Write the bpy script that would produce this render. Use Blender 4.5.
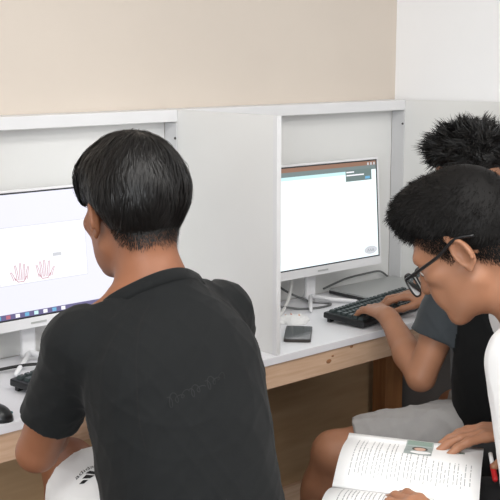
import bpy, bmesh, math, random
import numpy as np
import openvdb
from mathutils import Vector, Matrix
from mathutils.bvhtree import BVHTree

for o in list(bpy.data.objects):
    bpy.data.objects.remove(o, do_unlink=True)
scene = bpy.context.scene
COL = scene.collection
random.seed(7)
rng = np.random.default_rng(7)

# ------------------------------------------------------------------ camera
cam_data = bpy.data.cameras.new('camera')
cam_data.sensor_width = 36.0
cam_data.lens = 79.2
cam = bpy.data.objects.new('camera', cam_data)
cam.location = (0.0, 0.0, 1.52)
cam.rotation_euler = (math.radians(90 - 10.103), 0.0, math.radians(-42.14))
COL.objects.link(cam)
scene.camera = cam

# ------------------------------------------------------------------ light
world = bpy.data.worlds.new('world')
scene.world = world
world.use_nodes = True
world.node_tree.nodes['Background'].inputs[0].default_value = (0.97, 0.98, 1.0, 1)
world.node_tree.nodes['Background'].inputs[1].default_value = 0.72


def area(name, loc, size, power, target, color=(1, 1, 1)):
    l = bpy.data.lights.new(name, 'AREA')
    l.shape = 'RECTANGLE'
    l.size, l.size_y = size
    l.energy = power
    l.color = color
    o = bpy.data.objects.new(name, l)
    o.location = loc
    o.rotation_euler = (Vector(target) - Vector(loc)).to_track_quat('-Z', 'Y').to_euler()
    COL.objects.link(o)
    return o


area('ceiling_lamp_light', (0.3, 0.5, 2.66), (2.6, 0.6), 40, (0.3, 0.5, 0), (1.0, 0.98, 0.95))
area('ceiling_lamp_light', (1.6, -0.9, 2.66), (2.6, 0.6), 54, (1.6, -0.9, 0), (1.0, 0.98, 0.95))
area('window_daylight', (-2.6, -1.2, 1.7), (1.8, 1.5), 85, (1.6, 1.6, 0.9), (0.93, 0.97, 1.0))

scene.view_settings.view_transform = 'Standard'
scene.view_settings.look = 'None'
scene.view_settings.gamma = 1.0
scene.view_settings.use_curve_mapping = False
scene.view_settings.exposure = 0.22


# ------------------------------------------------------------------ materials
def lin(c):
    out = []
    for v in c[:3]:
        v /= 255.0
        out.append(v / 12.92 if v <= 0.04045 else ((v + 0.055) / 1.055) ** 2.4)
    return (*out, 1.0)


MATS = {}


def mat(name, col, rough=0.5, var=0.0, vscale=20.0, bump=0.0, bscale=200.0, metal=0.0, spec=0.5,
        sss=0.0, col2=None, emit=0.0, stretch=(1, 1, 1), detail=4.0, alpha=1.0, trans=0.0, sheen=0.0, coat=0.0):
    m = bpy.data.materials.new(name)
    m.use_nodes = True
    nt = m.node_tree
    b = nt.nodes['Principled BSDF']
    c = lin(col)
    b.inputs['Base Color'].default_value = c
    b.inputs['Roughness'].default_value = rough
    b.inputs['Metallic'].default_value = metal
    b.inputs['Specular IOR Level'].default_value = spec
    b.inputs['Sheen Weight'].default_value = sheen
    b.inputs['Coat Weight'].default_value = coat
    if sss:
        b.inputs['Subsurface Weight'].default_value = sss
        b.inputs['Subsurface Radius'].default_value = (0.012, 0.005, 0.003)
        b.inputs['Subsurface Scale'].default_value = 0.6
    if trans:
        b.inputs['Transmission Weight'].default_value = trans
        b.inputs['IOR'].default_value = 1.1
    if emit:
        b.inputs['Emission Color'].default_value = c
        b.inputs['Base Color'].default_value = (0.01, 0.01, 0.012, 1)
        b.inputs['Emission Strength'].default_value = emit
    tc = nt.nodes.new('ShaderNodeTexCoord')
    mp = nt.nodes.new('ShaderNodeMapping')
    mp.inputs['Scale'].default_value = stretch
    nt.links.new(tc.outputs['Object'], mp.inputs['Vector'])
    if var or col2:
        n = nt.nodes.new('ShaderNodeTexNoise')
        n.inputs['Scale'].default_value = vscale
        n.inputs['Detail'].default_value = detail
        nt.links.new(mp.outputs['Vector'], n.inputs['Vector'])
        r = nt.nodes.new('ShaderNodeValToRGB')
        r.color_ramp.elements[0].position = 0.3
        r.color_ramp.elements[1].position = 0.7
        c2 = lin(col2) if col2 else tuple(min(1, v * (1 + var)) for v in c[:3]) + (1,)
        c1 = c if col2 else tuple(v * (1 - var) for v in c[:3]) + (1,)
        r.color_ramp.elements[0].color = c1
        r.color_ramp.elements[1].color = c2
        nt.links.new(n.outputs['Fac'], r.inputs['Fac'])
        nt.links.new(r.outputs['Color'], b.inputs['Base Color'])
    if bump:
        n = nt.nodes.new('ShaderNodeTexNoise')
        n.inputs['Scale'].default_value = bscale
        n.inputs['Detail'].default_value = 3
        nt.links.new(mp.outputs['Vector'], n.inputs['Vector'])
        bp = nt.nodes.new('ShaderNodeBump')
        bp.inputs['Strength'].default_value = bump
        bp.inputs['Distance'].default_value = 0.002
        nt.links.new(n.outputs['Fac'], bp.inputs['Height'])
        nt.links.new(bp.outputs['Normal'], b.inputs['Normal'])
    MATS[name] = m
    return m


mat('beige_wall', (211, 200, 188), 0.9, 0.02, 3, 0.05, 300)
mat('white_wall', (246, 246, 247), 0.85, 0.01, 3)
mat('wall_shade_grey', (122, 120, 119), 0.9, 0.04, 4)  # shaded tone of the white side wall below desk height
mat('ceiling_white', (240, 240, 238), 0.9, 0.01, 4)
mat('floor_grey', (88, 84, 82), 0.7, 0.10, 12)
mat('panel_white', (228, 228, 226), 0.55, 0.012, 5, 0.03, 60)
mat('laminate_white', (236, 236, 240), 0.35, 0.012, 6)
mat('edging_white', (226, 226, 227), 0.5, 0.01, 8)
mat('batten_shaded', (205, 205, 206), 0.6, 0.015, 8)  # greyer than the panels: shade of the ledge corner put into the colour
mat('pine', (204, 168, 138), 0.6, 0, 14, 0.08, 60, col2=(220, 188, 160), stretch=(0.6, 8, 8))
mat('plywood_brown', (166, 134, 98), 0.7, 0, 5, 0.05, 40, col2=(190, 158, 122), stretch=(0.5, 3, 4))
mat('post_brown', (140, 92, 52), 0.7, 0, 14, 0.05, 60, col2=(160, 108, 64), stretch=(6, 6, 0.6))
mat('knot', (160, 112, 76), 0.7, 0.1, 80)
mat('monitor_white', (232, 232, 234), 0.4)
mat('black_plastic', (22, 24, 26), 0.35, 0.1, 60)
mat('key_black', (50, 59, 60), 0.4)
mat('silver', (188, 190, 190), 0.35, 0.02, 10, metal=0.4)
mat('dark_edge', (46, 46, 48), 0.4)
mat('cable_grey', (96, 98, 98), 0.5)
mat('cable_white', (226, 226, 224), 0.5)
mat('cable_black', (22, 22, 22), 0.5)
mat('screw', (70, 68, 66), 0.4, metal=0.6)
mat('skin', (160, 113, 86), 0.5, 0.06, 14, 0.06, 350, sss=0.12, spec=0.4)
mat('skin_tan', (138, 90, 64), 0.5, 0.06, 14, 0.06, 350, sss=0.12, spec=0.4)
mat('hair_black', (15, 13, 12), 0.42, 0.15, 300, spec=0.35)
mat('hair_dark', (15, 13, 12), 0.6, 0.15, 300, spec=0.2)
mat('shirt_black', (17, 19, 20), 0.85, 0.05, 8, 0.12, 900, sheen=0.05, spec=0.25)
mat('shirt_black_plain', (14, 15, 16), 0.9, 0.05, 8, 0.12, 900, sheen=0.03, spec=0.2)
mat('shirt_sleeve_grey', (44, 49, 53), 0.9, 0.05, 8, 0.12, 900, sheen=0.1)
mat('cloth_white', (232, 232, 232), 0.85, 0.02, 8, 0.1, 700, sheen=0.1)
mat('cloth_grey', (158, 156, 155), 0.9, 0.05, 30, 0.12, 700, sheen=0.1)
mat('cloth_darkpants', (24, 24, 26), 0.9, 0.05, 10, 0.1, 700)
mat('faint_print', (27, 29, 30), 0.8)
mat('print_black', (16, 16, 17), 0.8)
mat('shoe_grey', (70, 70, 74), 0.7)
mat('eye_white', (232, 226, 220), 0.2)
mat('iris', (40, 24, 16), 0.15)
mat('lips', (168, 104, 88), 0.45)
mat('paper', (240, 240, 240), 0.8, 0.01, 6)
mat('ink', (168, 168, 170), 0.9)
mat('photo_bg', (158, 168, 166), 0.6, 0.15, 60)
mat('photo_green', (132, 150, 140), 0.6)
mat('photo_skin', (214, 176, 156), 0.6)
mat('photo_dark', (70, 62, 58), 0.6)
mat('red_plastic', (190, 26, 30), 0.4)
mat('glasses_black', (16, 16, 18), 0.3)
mat('lens', (236, 240, 242), 0.03, trans=1.0)
mat('phone_glass', (92, 98, 100), 0.08, spec=0.8, coat=0.5)
mat('phone_body', (60, 56, 54), 0.35, metal=0.3)
mat('teal', (40, 120, 130), 0.4)
mat('seam', (9, 9, 10), 0.9)
mat('stool_seat', (66, 66, 70), 0.5)
mat('stool_leg', (120, 120, 122), 0.4, metal=0.7)
# screens: they give off light
mat('screen_lavender', (240, 240, 255), 0.3, emit=0.90)
mat('screen_white', (250, 250, 255), 0.3, emit=0.95)
mat('screen_page', (240, 253, 255), 0.3, emit=1.05)
mat('screen_cyan', (205, 244, 248), 0.3, emit=0.95)
mat('screen_teal', (134, 150, 150), 0.3, emit=0.7)
mat('screen_popup', (118, 138, 136), 0.3, emit=0.75)
mat('screen_orange', (160, 120, 98), 0.3, emit=0.75)
mat('screen_taskbar', (118, 112, 158), 0.3, emit=0.7)
mat('screen_line', (214, 216, 222), 0.3, emit=0.85)
mat('screen_red', (206, 120, 138), 0.3, emit=0.75)
mat('screen_blue', (120, 190, 230), 0.3, emit=0.8)
mat('screen_dark', (62, 62, 74), 0.3, emit=0.5)
mat('bezel_dark', (40, 42, 48), 0.4)


# ------------------------------------------------------------------ mesh helpers
def tag(o, label=None, cat=None, group=None, kind=None):
    if label: o['label'] = label
    if cat: o['category'] = cat
    if group: o['group'] = group
    if kind: o['kind'] = kind
    return o


def empty(name, loc=(0, 0, 0), rotz=0.0):
    o = bpy.data.objects.new(name, None)
    o.empty_display_size = 0.05
    o.location = loc
    o.rotation_euler = (0, 0, rotz)
    COL.objects.link(o)
    return o


def obj(name, data, m, parent=None, smooth=False):
    """data is a bmesh or (verts, faces); linked as ONE mesh object."""
    me = bpy.data.meshes.new(name)
    if isinstance(data, bmesh.types.BMesh):
        data.to_mesh(me)
        data.free()
    else:
        me.from_pydata([tuple(v) for v in data[0]], [], [tuple(f) for f in data[1]])
    for mm in (m if isinstance(m, (list, tuple)) else [m]):
        me.materials.append(MATS[mm])
    if smooth:
        me.polygons.foreach_set('use_smooth', [True] * len(me.polygons))
    me.update()
    o = bpy.data.objects.new(name, me)
    COL.objects.link(o)
    if parent:
        o.parent = parent
    return o


def box(bm, lo, hi, bevel=0.0, M=None):
    x0, y0, z0 = lo
    x1, y1, z1 = hi
    g = bmesh.ops.create_cube(bm, size=1.0)
    vs = g['verts']
    T = Matrix.Translation(((x0 + x1) / 2, (y0 + y1) / 2, (z0 + z1) / 2)) @ Matrix.Diagonal((x1 - x0, y1 - y0, z1 - z0, 1))
    bmesh.ops.transform(bm, matrix=T, verts=vs)
    if bevel:
        es = list({e for v in vs for e in v.link_edges})
        r = bmesh.ops.bevel(bm, geom=es, offset=bevel, segments=2, affect='EDGES', profile=0.5)
        vs = list({v for f in r['faces'] for v in f.verts} | {v for v in vs if v.is_valid})
    if M is not None:
        bmesh.ops.transform(bm, matrix=M, verts=vs)
    return vs


def boxobj(name, lo, hi, m, parent=None, bevel=0.002):
    bm = bmesh.new()
    box(bm, lo, hi, bevel)
    return obj(name, bm, m, parent)


def tube(pts, r, n=8, closed=False):
    """swept tube along points -> (verts, faces); r scalar or list."""
    P = [Vector(p) for p in pts]
    N = len(P)
    rs = r if isinstance(r, (list, tuple)) else [r] * N
    V, Fc = [], []
    ref = None
    for i, p in enumerate(P):
        if closed:
            t = P[(i + 1) % N] - P[i - 1]
        else:
            t = P[min(i + 1, N - 1)] - P[max(i - 1, 0)]
        t.normalize()
        if ref is None:
            ref = t.orthogonal().normalized()
        ref = (ref - t * ref.dot(t)).normalized()
        b = t.cross(ref)
        for k in range(n):
            a = 2 * math.pi * k / n
            V.append(p + (ref * math.cos(a) + b * math.sin(a)) * rs[i])
    for i in range(N if closed else N - 1):
        j = (i + 1) % N
        for k in range(n):
            k2 = (k + 1) % n
            Fc.append((i * n + k, i * n + k2, j * n + k2, j * n + k))
    if not closed:
        Fc.append(tuple(range(n - 1, -1, -1)))
        Fc.append(tuple((N - 1) * n + k for k in range(n)))
    return V, Fc


def spline(ctrl, n=8):
    """Catmull-Rom through control points."""
    P = [Vector(c) for c in ctrl]
    P = [P[0] * 2 - P[1]] + P + [P[-1] * 2 - P[-2]]
    out = []
    for i in range(1, len(P) - 2):
        for k in range(n):
            t = k / n
            a, b, c, d = P[i - 1], P[i], P[i + 1], P[i + 2]
            out.append(0.5 * ((2 * b) + (c - a) * t + (2 * a - 5 * b + 4 * c - d) * t * t + (3 * b - a - 3 * c + d) * t ** 3))
    out.append(P[-2])
    return out


def join(*parts):
    V, Fc = [], []
    for v, f in parts:
        o = len(V)
        V.extend(v)
        Fc.extend(tuple(i + o for i in q) for q in f)
    return V, Fc


# ------------------------------------------------------------------ implicit-surface kit
def V3(p):
    return np.array(p, dtype=np.float64)


def nrm(v):
    v = V3(v)
    return v / np.linalg.norm(v)


class Prim:
    __slots__ = ('fn', 'lo', 'hi', 'k', 'op')

    def __init__(self, fn, lo, hi, k=0.015, op='add'):
        self.fn, self.lo, self.hi, self.k, self.op = fn, V3(lo), V3(hi), k, op


def rcone(a, b, r1, r2, k=0.015, op='add', grow=0.0):
    a, b = V3(a), V3(b)
    r1 += grow
    r2 += grow
    ba = b - a
    l2 = ba @ ba
    rr = r1 - r2
    a2 = l2 - rr * rr
    il2 = 1.0 / l2

    def fn(X, Y, Z):
        px, py, pz = X - a[0], Y - a[1], Z - a[2]
        y = px * ba[0] + py * ba[1] + pz * ba[2]
        z = y - l2
        x2 = (px * l2 - ba[0] * y) ** 2 + (py * l2 - ba[1] * y) ** 2 + (pz * l2 - ba[2] * y) ** 2
        y2 = y * y * l2
        z2 = z * z * l2
        kk = np.sign(rr) * rr * rr * x2
        c1 = np.sign(z) * a2 * z2 > kk
        c2 = np.sign(y) * a2 * y2 < kk
        return np.where(c1, np.sqrt(x2 + z2) * il2 - r2,
                        np.where(c2, np.sqrt(x2 + y2) * il2 - r1,
                                 (np.sqrt(x2 * a2 * il2) + y * rr) * il2 - r1))
    R = max(r1, r2)
    return Prim(fn, np.minimum(a, b) - R, np.maximum(a, b) + R, k, op)


def ell(c, r, M=None, k=0.015, op='add'):
    """ellipsoid, M 3x3 columns = local axes in world."""
    c, r = V3(c), V3(r)
    M = np.eye(3) if M is None else M

    def fn(X, Y, Z):
        d = (X - c[0], Y - c[1], Z - c[2])
        l = [(d[0] * M[0, i] + d[1] * M[1, i] + d[2] * M[2, i]) for i in range(3)]
        k0 = np.sqrt(sum((l[i] / r[i]) ** 2 for i in range(3)))
        k1 = np.sqrt(sum((l[i] / r[i] ** 2) ** 2 for i in range(3))) + 1e-9
        return k0 * (k0 - 1) / k1
    R = np.abs(M) @ r
    return Prim(fn, c - R, c + R, k, op)


def loft(P0, P1, right, tab, bend=0.0, k=0.02, op='add', grow=0.0, power=2.3):
    """tube from P0 to P1 with a table of (t, half width, half depth, forward shift)."""
    P0, P1 = V3(P0), V3(P1)
    L = np.linalg.norm(P1 - P0)
    u = (P1 - P0) / L
    r = V3(right) - u * (V3(right) @ u)
    r /= np.linalg.norm(r)
    f = np.cross(u, r)
    T = np.array(tab)
    tg = np.linspace(0, 1, 201)
    ker = np.hanning(43)
    ker /= ker.sum()
    sm = {}
    for col in (1, 2, 3):
        v = np.interp(tg, T[:, 0], T[:, col])
        sm[col] = np.convolve(np.pad(v, 21, mode='reflect', reflect_type='odd'), ker, mode='valid')

    def smooth(t, col):
        return np.interp(t, tg, sm[col])

    def fn(X, Y, Z):
        d = (X - P0[0], Y - P0[1], Z - P0[2])
        t = (d[0] * u[0] + d[1] * u[1] + d[2] * u[2]) / L
        tc = np.clip(t, 0, 1)
        a = smooth(tc, 1) + grow
        b = smooth(tc, 2) + grow
        sh = smooth(tc, 3)
        x = d[0] * r[0] + d[1] * r[1] + d[2] * r[2]
        y = d[0] * f[0] + d[1] * f[1] + d[2] * f[2] - sh
        q = (np.abs(x / a) ** power + np.abs(y / b) ** power) ** (1 / power)
        dd = (q - 1) * np.minimum(a, b)
        cap = np.abs(t - 0.5) * L - 0.5 * L
        return np.maximum(dd, cap)
    R = max(T[:, 1].max(), T[:, 2].max() + np.abs(T[:, 3]).max()) + grow
    return Prim(fn, np.minimum(P0, P1) - R, np.maximum(P0, P1) + R, k, op)


def plane_cut(p, n, lo, hi, k=0.004):
    """remove everything on the +n side of the plane inside the box."""
    p, n = V3(p), nrm(n)

    def fn(X, Y, Z):
        return (X - p[0]) * n[0] + (Y - p[1]) * n[1] + (Z - p[2]) * n[2]
    return Prim(fn, lo, hi, k, 'int')


def raster(prims, lo, hi, h):
    lo, hi = V3(lo), V3(hi)
    n = np.ceil((hi - lo) / h).astype(int) + 1
    A = np.full(n, 0.5, dtype=np.float32)
    for p in prims:
        pad = p.k + 4 * h
        if p.op == 'int':
            pad = 0
        i0 = np.clip(np.floor((p.lo - pad - lo) / h).astype(int), 0, n)
        i1 = np.clip(np.ceil((p.hi + pad - lo) / h).astype(int) + 1, 0, n)
        if np.any(i1 <= i0):
            continue
        sl = tuple(slice(a, b) for a, b in zip(i0, i1))
        X = (lo[0] + h * np.arange(i0[0], i1[0]))[:, None, None]
        Y = (lo[1] + h * np.arange(i0[1], i1[1]))[None, :, None]
        Z = (lo[2] + h * np.arange(i0[2], i1[2]))[None, None, :]
        d = p.fn(X, Y, Z).astype(np.float32)
        s = A[sl]
        k = p.k
        if p.op == 'add':
            hh = np.maximum(k - np.abs(s - d), 0) / k
            A[sl] = np.minimum(s, d) - hh * hh * k * 0.25
        elif p.op == 'sub':
            d = -d
            hh = np.maximum(k - np.abs(s - d), 0) / k
            A[sl] = np.maximum(s, d) + hh * hh * k * 0.25
        else:
            A[sl] = np.maximum(s, d)
    return A


def polygonize(A, lo, h):
    """level set -> vertices, quads and tris with outward winding."""
    A = np.clip(A, -3 * h, 3 * h)
    for ax in range(3):        # close the surface at the grid border
        sl = [slice(None)] * 3
        for e in (0, -1):
            sl[ax] = e
            A[tuple(sl)] = 3 * h
    g = openvdb.FloatGrid(float(3 * h))
    g.copyFromArray(A.astype(np.float32))
    pts, tris, quads = g.convertToPolygons(isovalue=0.0, adaptivity=0.0)
    pts = np.asarray(pts, dtype=np.float64) * h + V3(lo)
    return pts, np.asarray(tris, dtype=np.int64), np.asarray(quads, dtype=np.int64)


def fast_mesh(name, pts, tris, quads, m, parent=None, smooth=True):
    me = bpy.data.meshes.new(name)
    loops = []
    starts = []
    tot = 0
    nl = []
    for arr, c in ((tris, 3), (quads, 4)):
        if len(arr):
            loops.append(arr.reshape(-1))
            starts.append(tot + np.arange(len(arr)) * c)
            nl.append(np.full(len(arr), c))
            tot += arr.size
    loops = np.concatenate(loops)
    starts = np.concatenate(starts)
    me.vertices.add(len(pts))
    me.vertices.foreach_set('co', np.asarray(pts, dtype=np.float32).reshape(-1))
    me.loops.add(len(loops))
    me.loops.foreach_set('vertex_index', loops.astype(np.int32))
    me.polygons.add(len(starts))
    me.polygons.foreach_set('loop_start', starts.astype(np.int32))
    me.polygons.foreach_set('use_smooth', np.full(len(starts), smooth))
    for mm in (m if isinstance(m, (list, tuple)) else [m]):
        me.materials.append(MATS[mm])
    me.update(calc_edges=True)
    me.validate()
    o = bpy.data.objects.new(name, me)
    COL.objects.link(o)
    if parent:
        o.parent = parent
    return o


def relax(pts, quads):
    ii = np.concatenate([quads[:, i] for i in range(4) for _ in (0, 1)])
    jj = np.concatenate([quads[:, j % 4] for i in range(4) for j in (i + 1, i + 3)])
    w = np.bincount(ii, minlength=len(pts)).astype(float)
    s = np.stack([np.bincount(ii, weights=pts[jj, ax], minlength=len(pts)) for ax in range(3)], axis=1)
    w = np.maximum(w, 1)[:, None]
    return pts + 0.5 * (s / w - pts) * (np.abs(s).sum(1, keepdims=True) > 0)


def vnormals(pts, quads):
    n = np.zeros_like(pts)
    a, b, c, d = (pts[quads[:, i]] for i in range(4))
    fn = np.cross(c - a, d - b)
    idx = quads.T.reshape(-1)
    for ax in range(3):
        n[:, ax] = np.bincount(idx, weights=np.tile(fn[:, ax], 4), minlength=len(pts))
    return n / (np.linalg.norm(n, axis=1, keepdims=True) + 1e-12)


def sdf_mesh(name, prims, h, m, parent, minus=None, gap=0.002, under=None, wrinkle=0.0, wr_dir=(0, 0, 1), wr_scale=60, smooth_it=2,
             post=None):
    lo = np.min([p.lo for p in prims if p.op == 'add'], axis=0) - 0.02
    hi = np.max([p.hi for p in prims if p.op == 'add'], axis=0) + 0.02
    A = raster(prims, lo, hi, h)
    if minus is not None:
        B = raster(minus, lo, hi, h)
        A = np.maximum(A, gap - B)
        del B
    if under is not None:        # tucked a few millimetres below the garment above it
        B = raster(under, lo, hi, h)
        A = np.maximum(A, -0.005 - B)
        del B
    if post is not None:
        A = post(A, lo, h)
    pts, tris, quads = polygonize(A, lo, h)
    # outward winding: compare with volume sign
    if len(quads):
        a, b, c, d = (pts[quads[:, i]] - pts.mean(0) for i in range(4))
        vol = np.einsum('ij,ij->i', np.cross(a, b), c).sum() + np.einsum('ij,ij->i', np.cross(a, c), d).sum()
        if vol < 0:
            quads = quads[:, ::-1]
            if len(tris):
                tris = tris[:, ::-1]
    for _ in range(smooth_it):
        pts = relax(pts, quads)
    if wrinkle:
        nv = vnormals(pts, quads)
        dd = np.zeros(len(pts))
        r2 = np.random.default_rng(len(name) * 7 + int(wr_scale))
        wd = nrm(wr_dir)
        for q in range(7):
            v = r2.normal(size=3)
            v -= wd * (v @ wd) * 0.65
            v = v / np.linalg.norm(v) * wr_scale * r2.uniform(0.5, 1.3)
            ph = pts @ v + 1.6 * np.sin(pts @ (r2.normal(size=3) * wr_scale * 0.25) + r2.uniform(0, 6))
            dd += (1 - np.abs(np.sin(ph + r2.uniform(0, 6)))) ** 2 - 0.35
        pts = pts + nv * (dd * wrinkle / 3.0)[:, None]
    return fast_mesh(name, pts, tris, quads, m, parent)


# ================================================================== THE SETTING
FLOOR = 0.05
Y_PANEL = 2.4535       # booth back panels
Y_LEDGE = 2.399        # front of the ledge
Y_DESK = 1.995         # front of the worktop
X_END = 2.872          # face of the end partition
PITCH = 0.970
X_DIV = 1.902
Z_TOP = 1.369

tag(boxobj('floor', (-4.0, -4.5, FLOOR - 0.1), (3.1, 2.7, FLOOR), 'floor_grey', bevel=0), kind='structure')
tag(boxobj('ceiling', (-4.0, -4.5, 2.75), (3.1, 2.7, 2.85), 'ceiling_white', bevel=0), kind='structure')
tag(boxobj('wall_back', (-4.0, 2.476, FLOOR), (2.907, 2.6, 2.75), 'beige_wall', bevel=0), kind='structure')
wr = tag(boxobj('wall_right', (2.907, -4.5, FLOOR), (3.05, 2.6, 2.75), 'white_wall', bevel=0), kind='structure')
tag(boxobj('wall_shade_1', (2.889, 0.6, FLOOR), (2.9065, 2.45, 0.70), 'wall_shade_grey', bevel=0), kind='structure')  # thin sheet over the white wall, shade under the desk painted as grey
lw = tag(boxobj('wall_knee', (-1.5, Y_PANEL, FLOOR), (2.887, 2.4755, 0.727), 'plywood_brown', bevel=0), kind='structure')
tag(boxobj('baseboard_back', (-1.5, Y_PANEL - 0.018, FLOOR), (2.76, Y_PANEL - 0.0005, 0.128), 'pine', bevel=0.002), kind='structure')

# ------------------------------------------------------------------ the long desk
desk = empty('desk', (1.2, 2.2, FLOOR))
tag(desk, 'long white laminate desk with raw pine front rail running along the wall', 'desk')


def child(o, parent):
    """parent while keeping the world place."""
    o.parent = parent
    o.matrix_parent_inverse = parent.matrix_basis.inverted()
    return o


top = boxobj('worktop', (-0.9, Y_DESK, 0.729), (X_END + 0.012, Y_PANEL - 0.001, 0.75), 'laminate_white', bevel=0.0015)
child(top, desk)
rail = boxobj('front_rail', (-0.9, Y_DESK + 0.006, 0.664), (X_END + 0.012, Y_DESK + 0.036, 0.7285), 'pine', bevel=0.0015)
child(rail, desk)
for kx, kz, rr in ((2.10, 0.697, 0.006), (2.115, 0.709, 0.003), (2.19, 0.722, 0.004), (1.22, 0.69, 0.006), (2.62, 0.69, 0.006)):
    bm = bmesh.new()
    bmesh.ops.create_uvsphere(bm, u_segments=12, v_segments=6, radius=1)
    bmesh.ops.transform(bm, matrix=Matrix.Translation((kx, Y_DESK + 0.006, kz)) @ Matrix.Diagonal((rr * 1.7, 0.0012, rr, 1)), verts=bm.verts)
    child(obj('wood_knot', bm, 'knot', smooth=True), desk)
for lx in (-0.85, 0.96, 2.775):
    child(boxobj('leg', (lx, 2.375, FLOOR), (lx + 0.09, Y_PANEL - 0.0185, 0.7285), 'post_brown', bevel=0.003), desk)

# ------------------------------------------------------------------ partitions
def partition(x, label, raise_front=0.0):
    p = empty('partition', (x, 2.2, 0.75))
    tag(p, label, 'partition', 'partitions between the booths')
    t = 0.012
    bm = bmesh.new()
    vs = box(bm, (x, Y_DESK + 0.020, 0.7505), (x + t, Y_PANEL - 0.0005, Z_TOP - 0.001), 0.0)
    for v in bm.verts:
        if v.co.z > 1 and v.co.y < 2.1:
            v.co.z += raise_front
    child(obj('panel', bm, 'panel_white'), p)
    bm = bmesh.new()
    box(bm, (x - 0.0015, Y_DESK + 0.004, 0.7505), (x + t + 0.0015, Y_DESK + 0.0195, Z_TOP - 0.001), 0.001)
    for v in bm.verts:
        if v.co.z > 1:
            v.co.z += raise_front
    child(obj('front_edging', bm, 'edging_white'), p)
    for zz in (1.29, 0.90):
        bm = bmesh.new()
        bmesh.ops.create_cone(bm, cap_ends=True, segments=10, radius1=0.004, radius2=0.003, depth=0.003,
                              matrix=Matrix.Translation((x - 0.0065, 2.405, zz)) @ Matrix.Rotation(-math.pi / 2, 4, 'Y'))
        child(obj('screw', bm, 'screw', smooth=False), p)
    child(boxobj('corner_batten', (x - 0.005, Y_LEDGE + 0.001, 0.7505), (x - 0.0002, Y_PANEL - 0.0005, Z_TOP - 0.037), 'batten_shaded', bevel=0.001), p)
    return p


partition(X_DIV - PITCH, 'white partition left of the booth with the screen showing two hands')
partition(X_DIV, 'white partition standing between the two monitors')
partition(X_END, 'white end partition against the white side wall, behind the spiky-haired person', 0.006)

# back panels of the two booths in view (and the one beside them)
for x0, lab in ((X_DIV - 2 * PITCH, 'white back panel of the empty booth left of the two monitors'),
                (X_DIV - PITCH, 'white back panel behind the monitor showing two hands'),
                (X_DIV, 'white back panel behind the monitor with the blank page')):
    bp = boxobj('back_panel', (x0 + 0.0165, Y_PANEL, 0.7505), (x0 + PITCH - 0.0055, 2.4755, Z_TOP - 0.0335), 'panel_white', bevel=0.0)
    tag(bp, lab, 'panel', 'booth back panels')

lg = empty('top_ledge', (1.2, 2.43, Z_TOP))
tag(lg, 'narrow white ledge running along the top of the booths', 'ledge')
child(boxobj('ledge_board', (-0.9, Y_LEDGE, Z_TOP - 0.033), (X_DIV - 0.0005, 2.4755, Z_TOP), 'edging_white', bevel=0.002), lg)
child(boxobj('ledge_board', (X_DIV + 0.0165, Y_LEDGE, Z_TOP - 0.033), (X_END - 0.0005, 2.4755, Z_TOP), 'edging_white', bevel=0.002), lg)


# ------------------------------------------------------------------ monitors
def frame_matrix(loc, yaw, tilt):
    """monitor local: x right, y out of the screen towards the viewer is -y, z up."""
    return Matrix.Translation(loc) @ Matrix.Rotation(yaw, 4, 'Z') @ Matrix.Rotation(tilt, 4, 'X')


def quad_part(name, rect, m, root, y, parts):
    (x0, z0, x1, z1) = rect
    v = [(x0, y, z0), (x1, y, z0), (x1, y, z1), (x0, y, z1)]
    parts.append((name, (v, [(0, 1, 2, 3)]), m))


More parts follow.
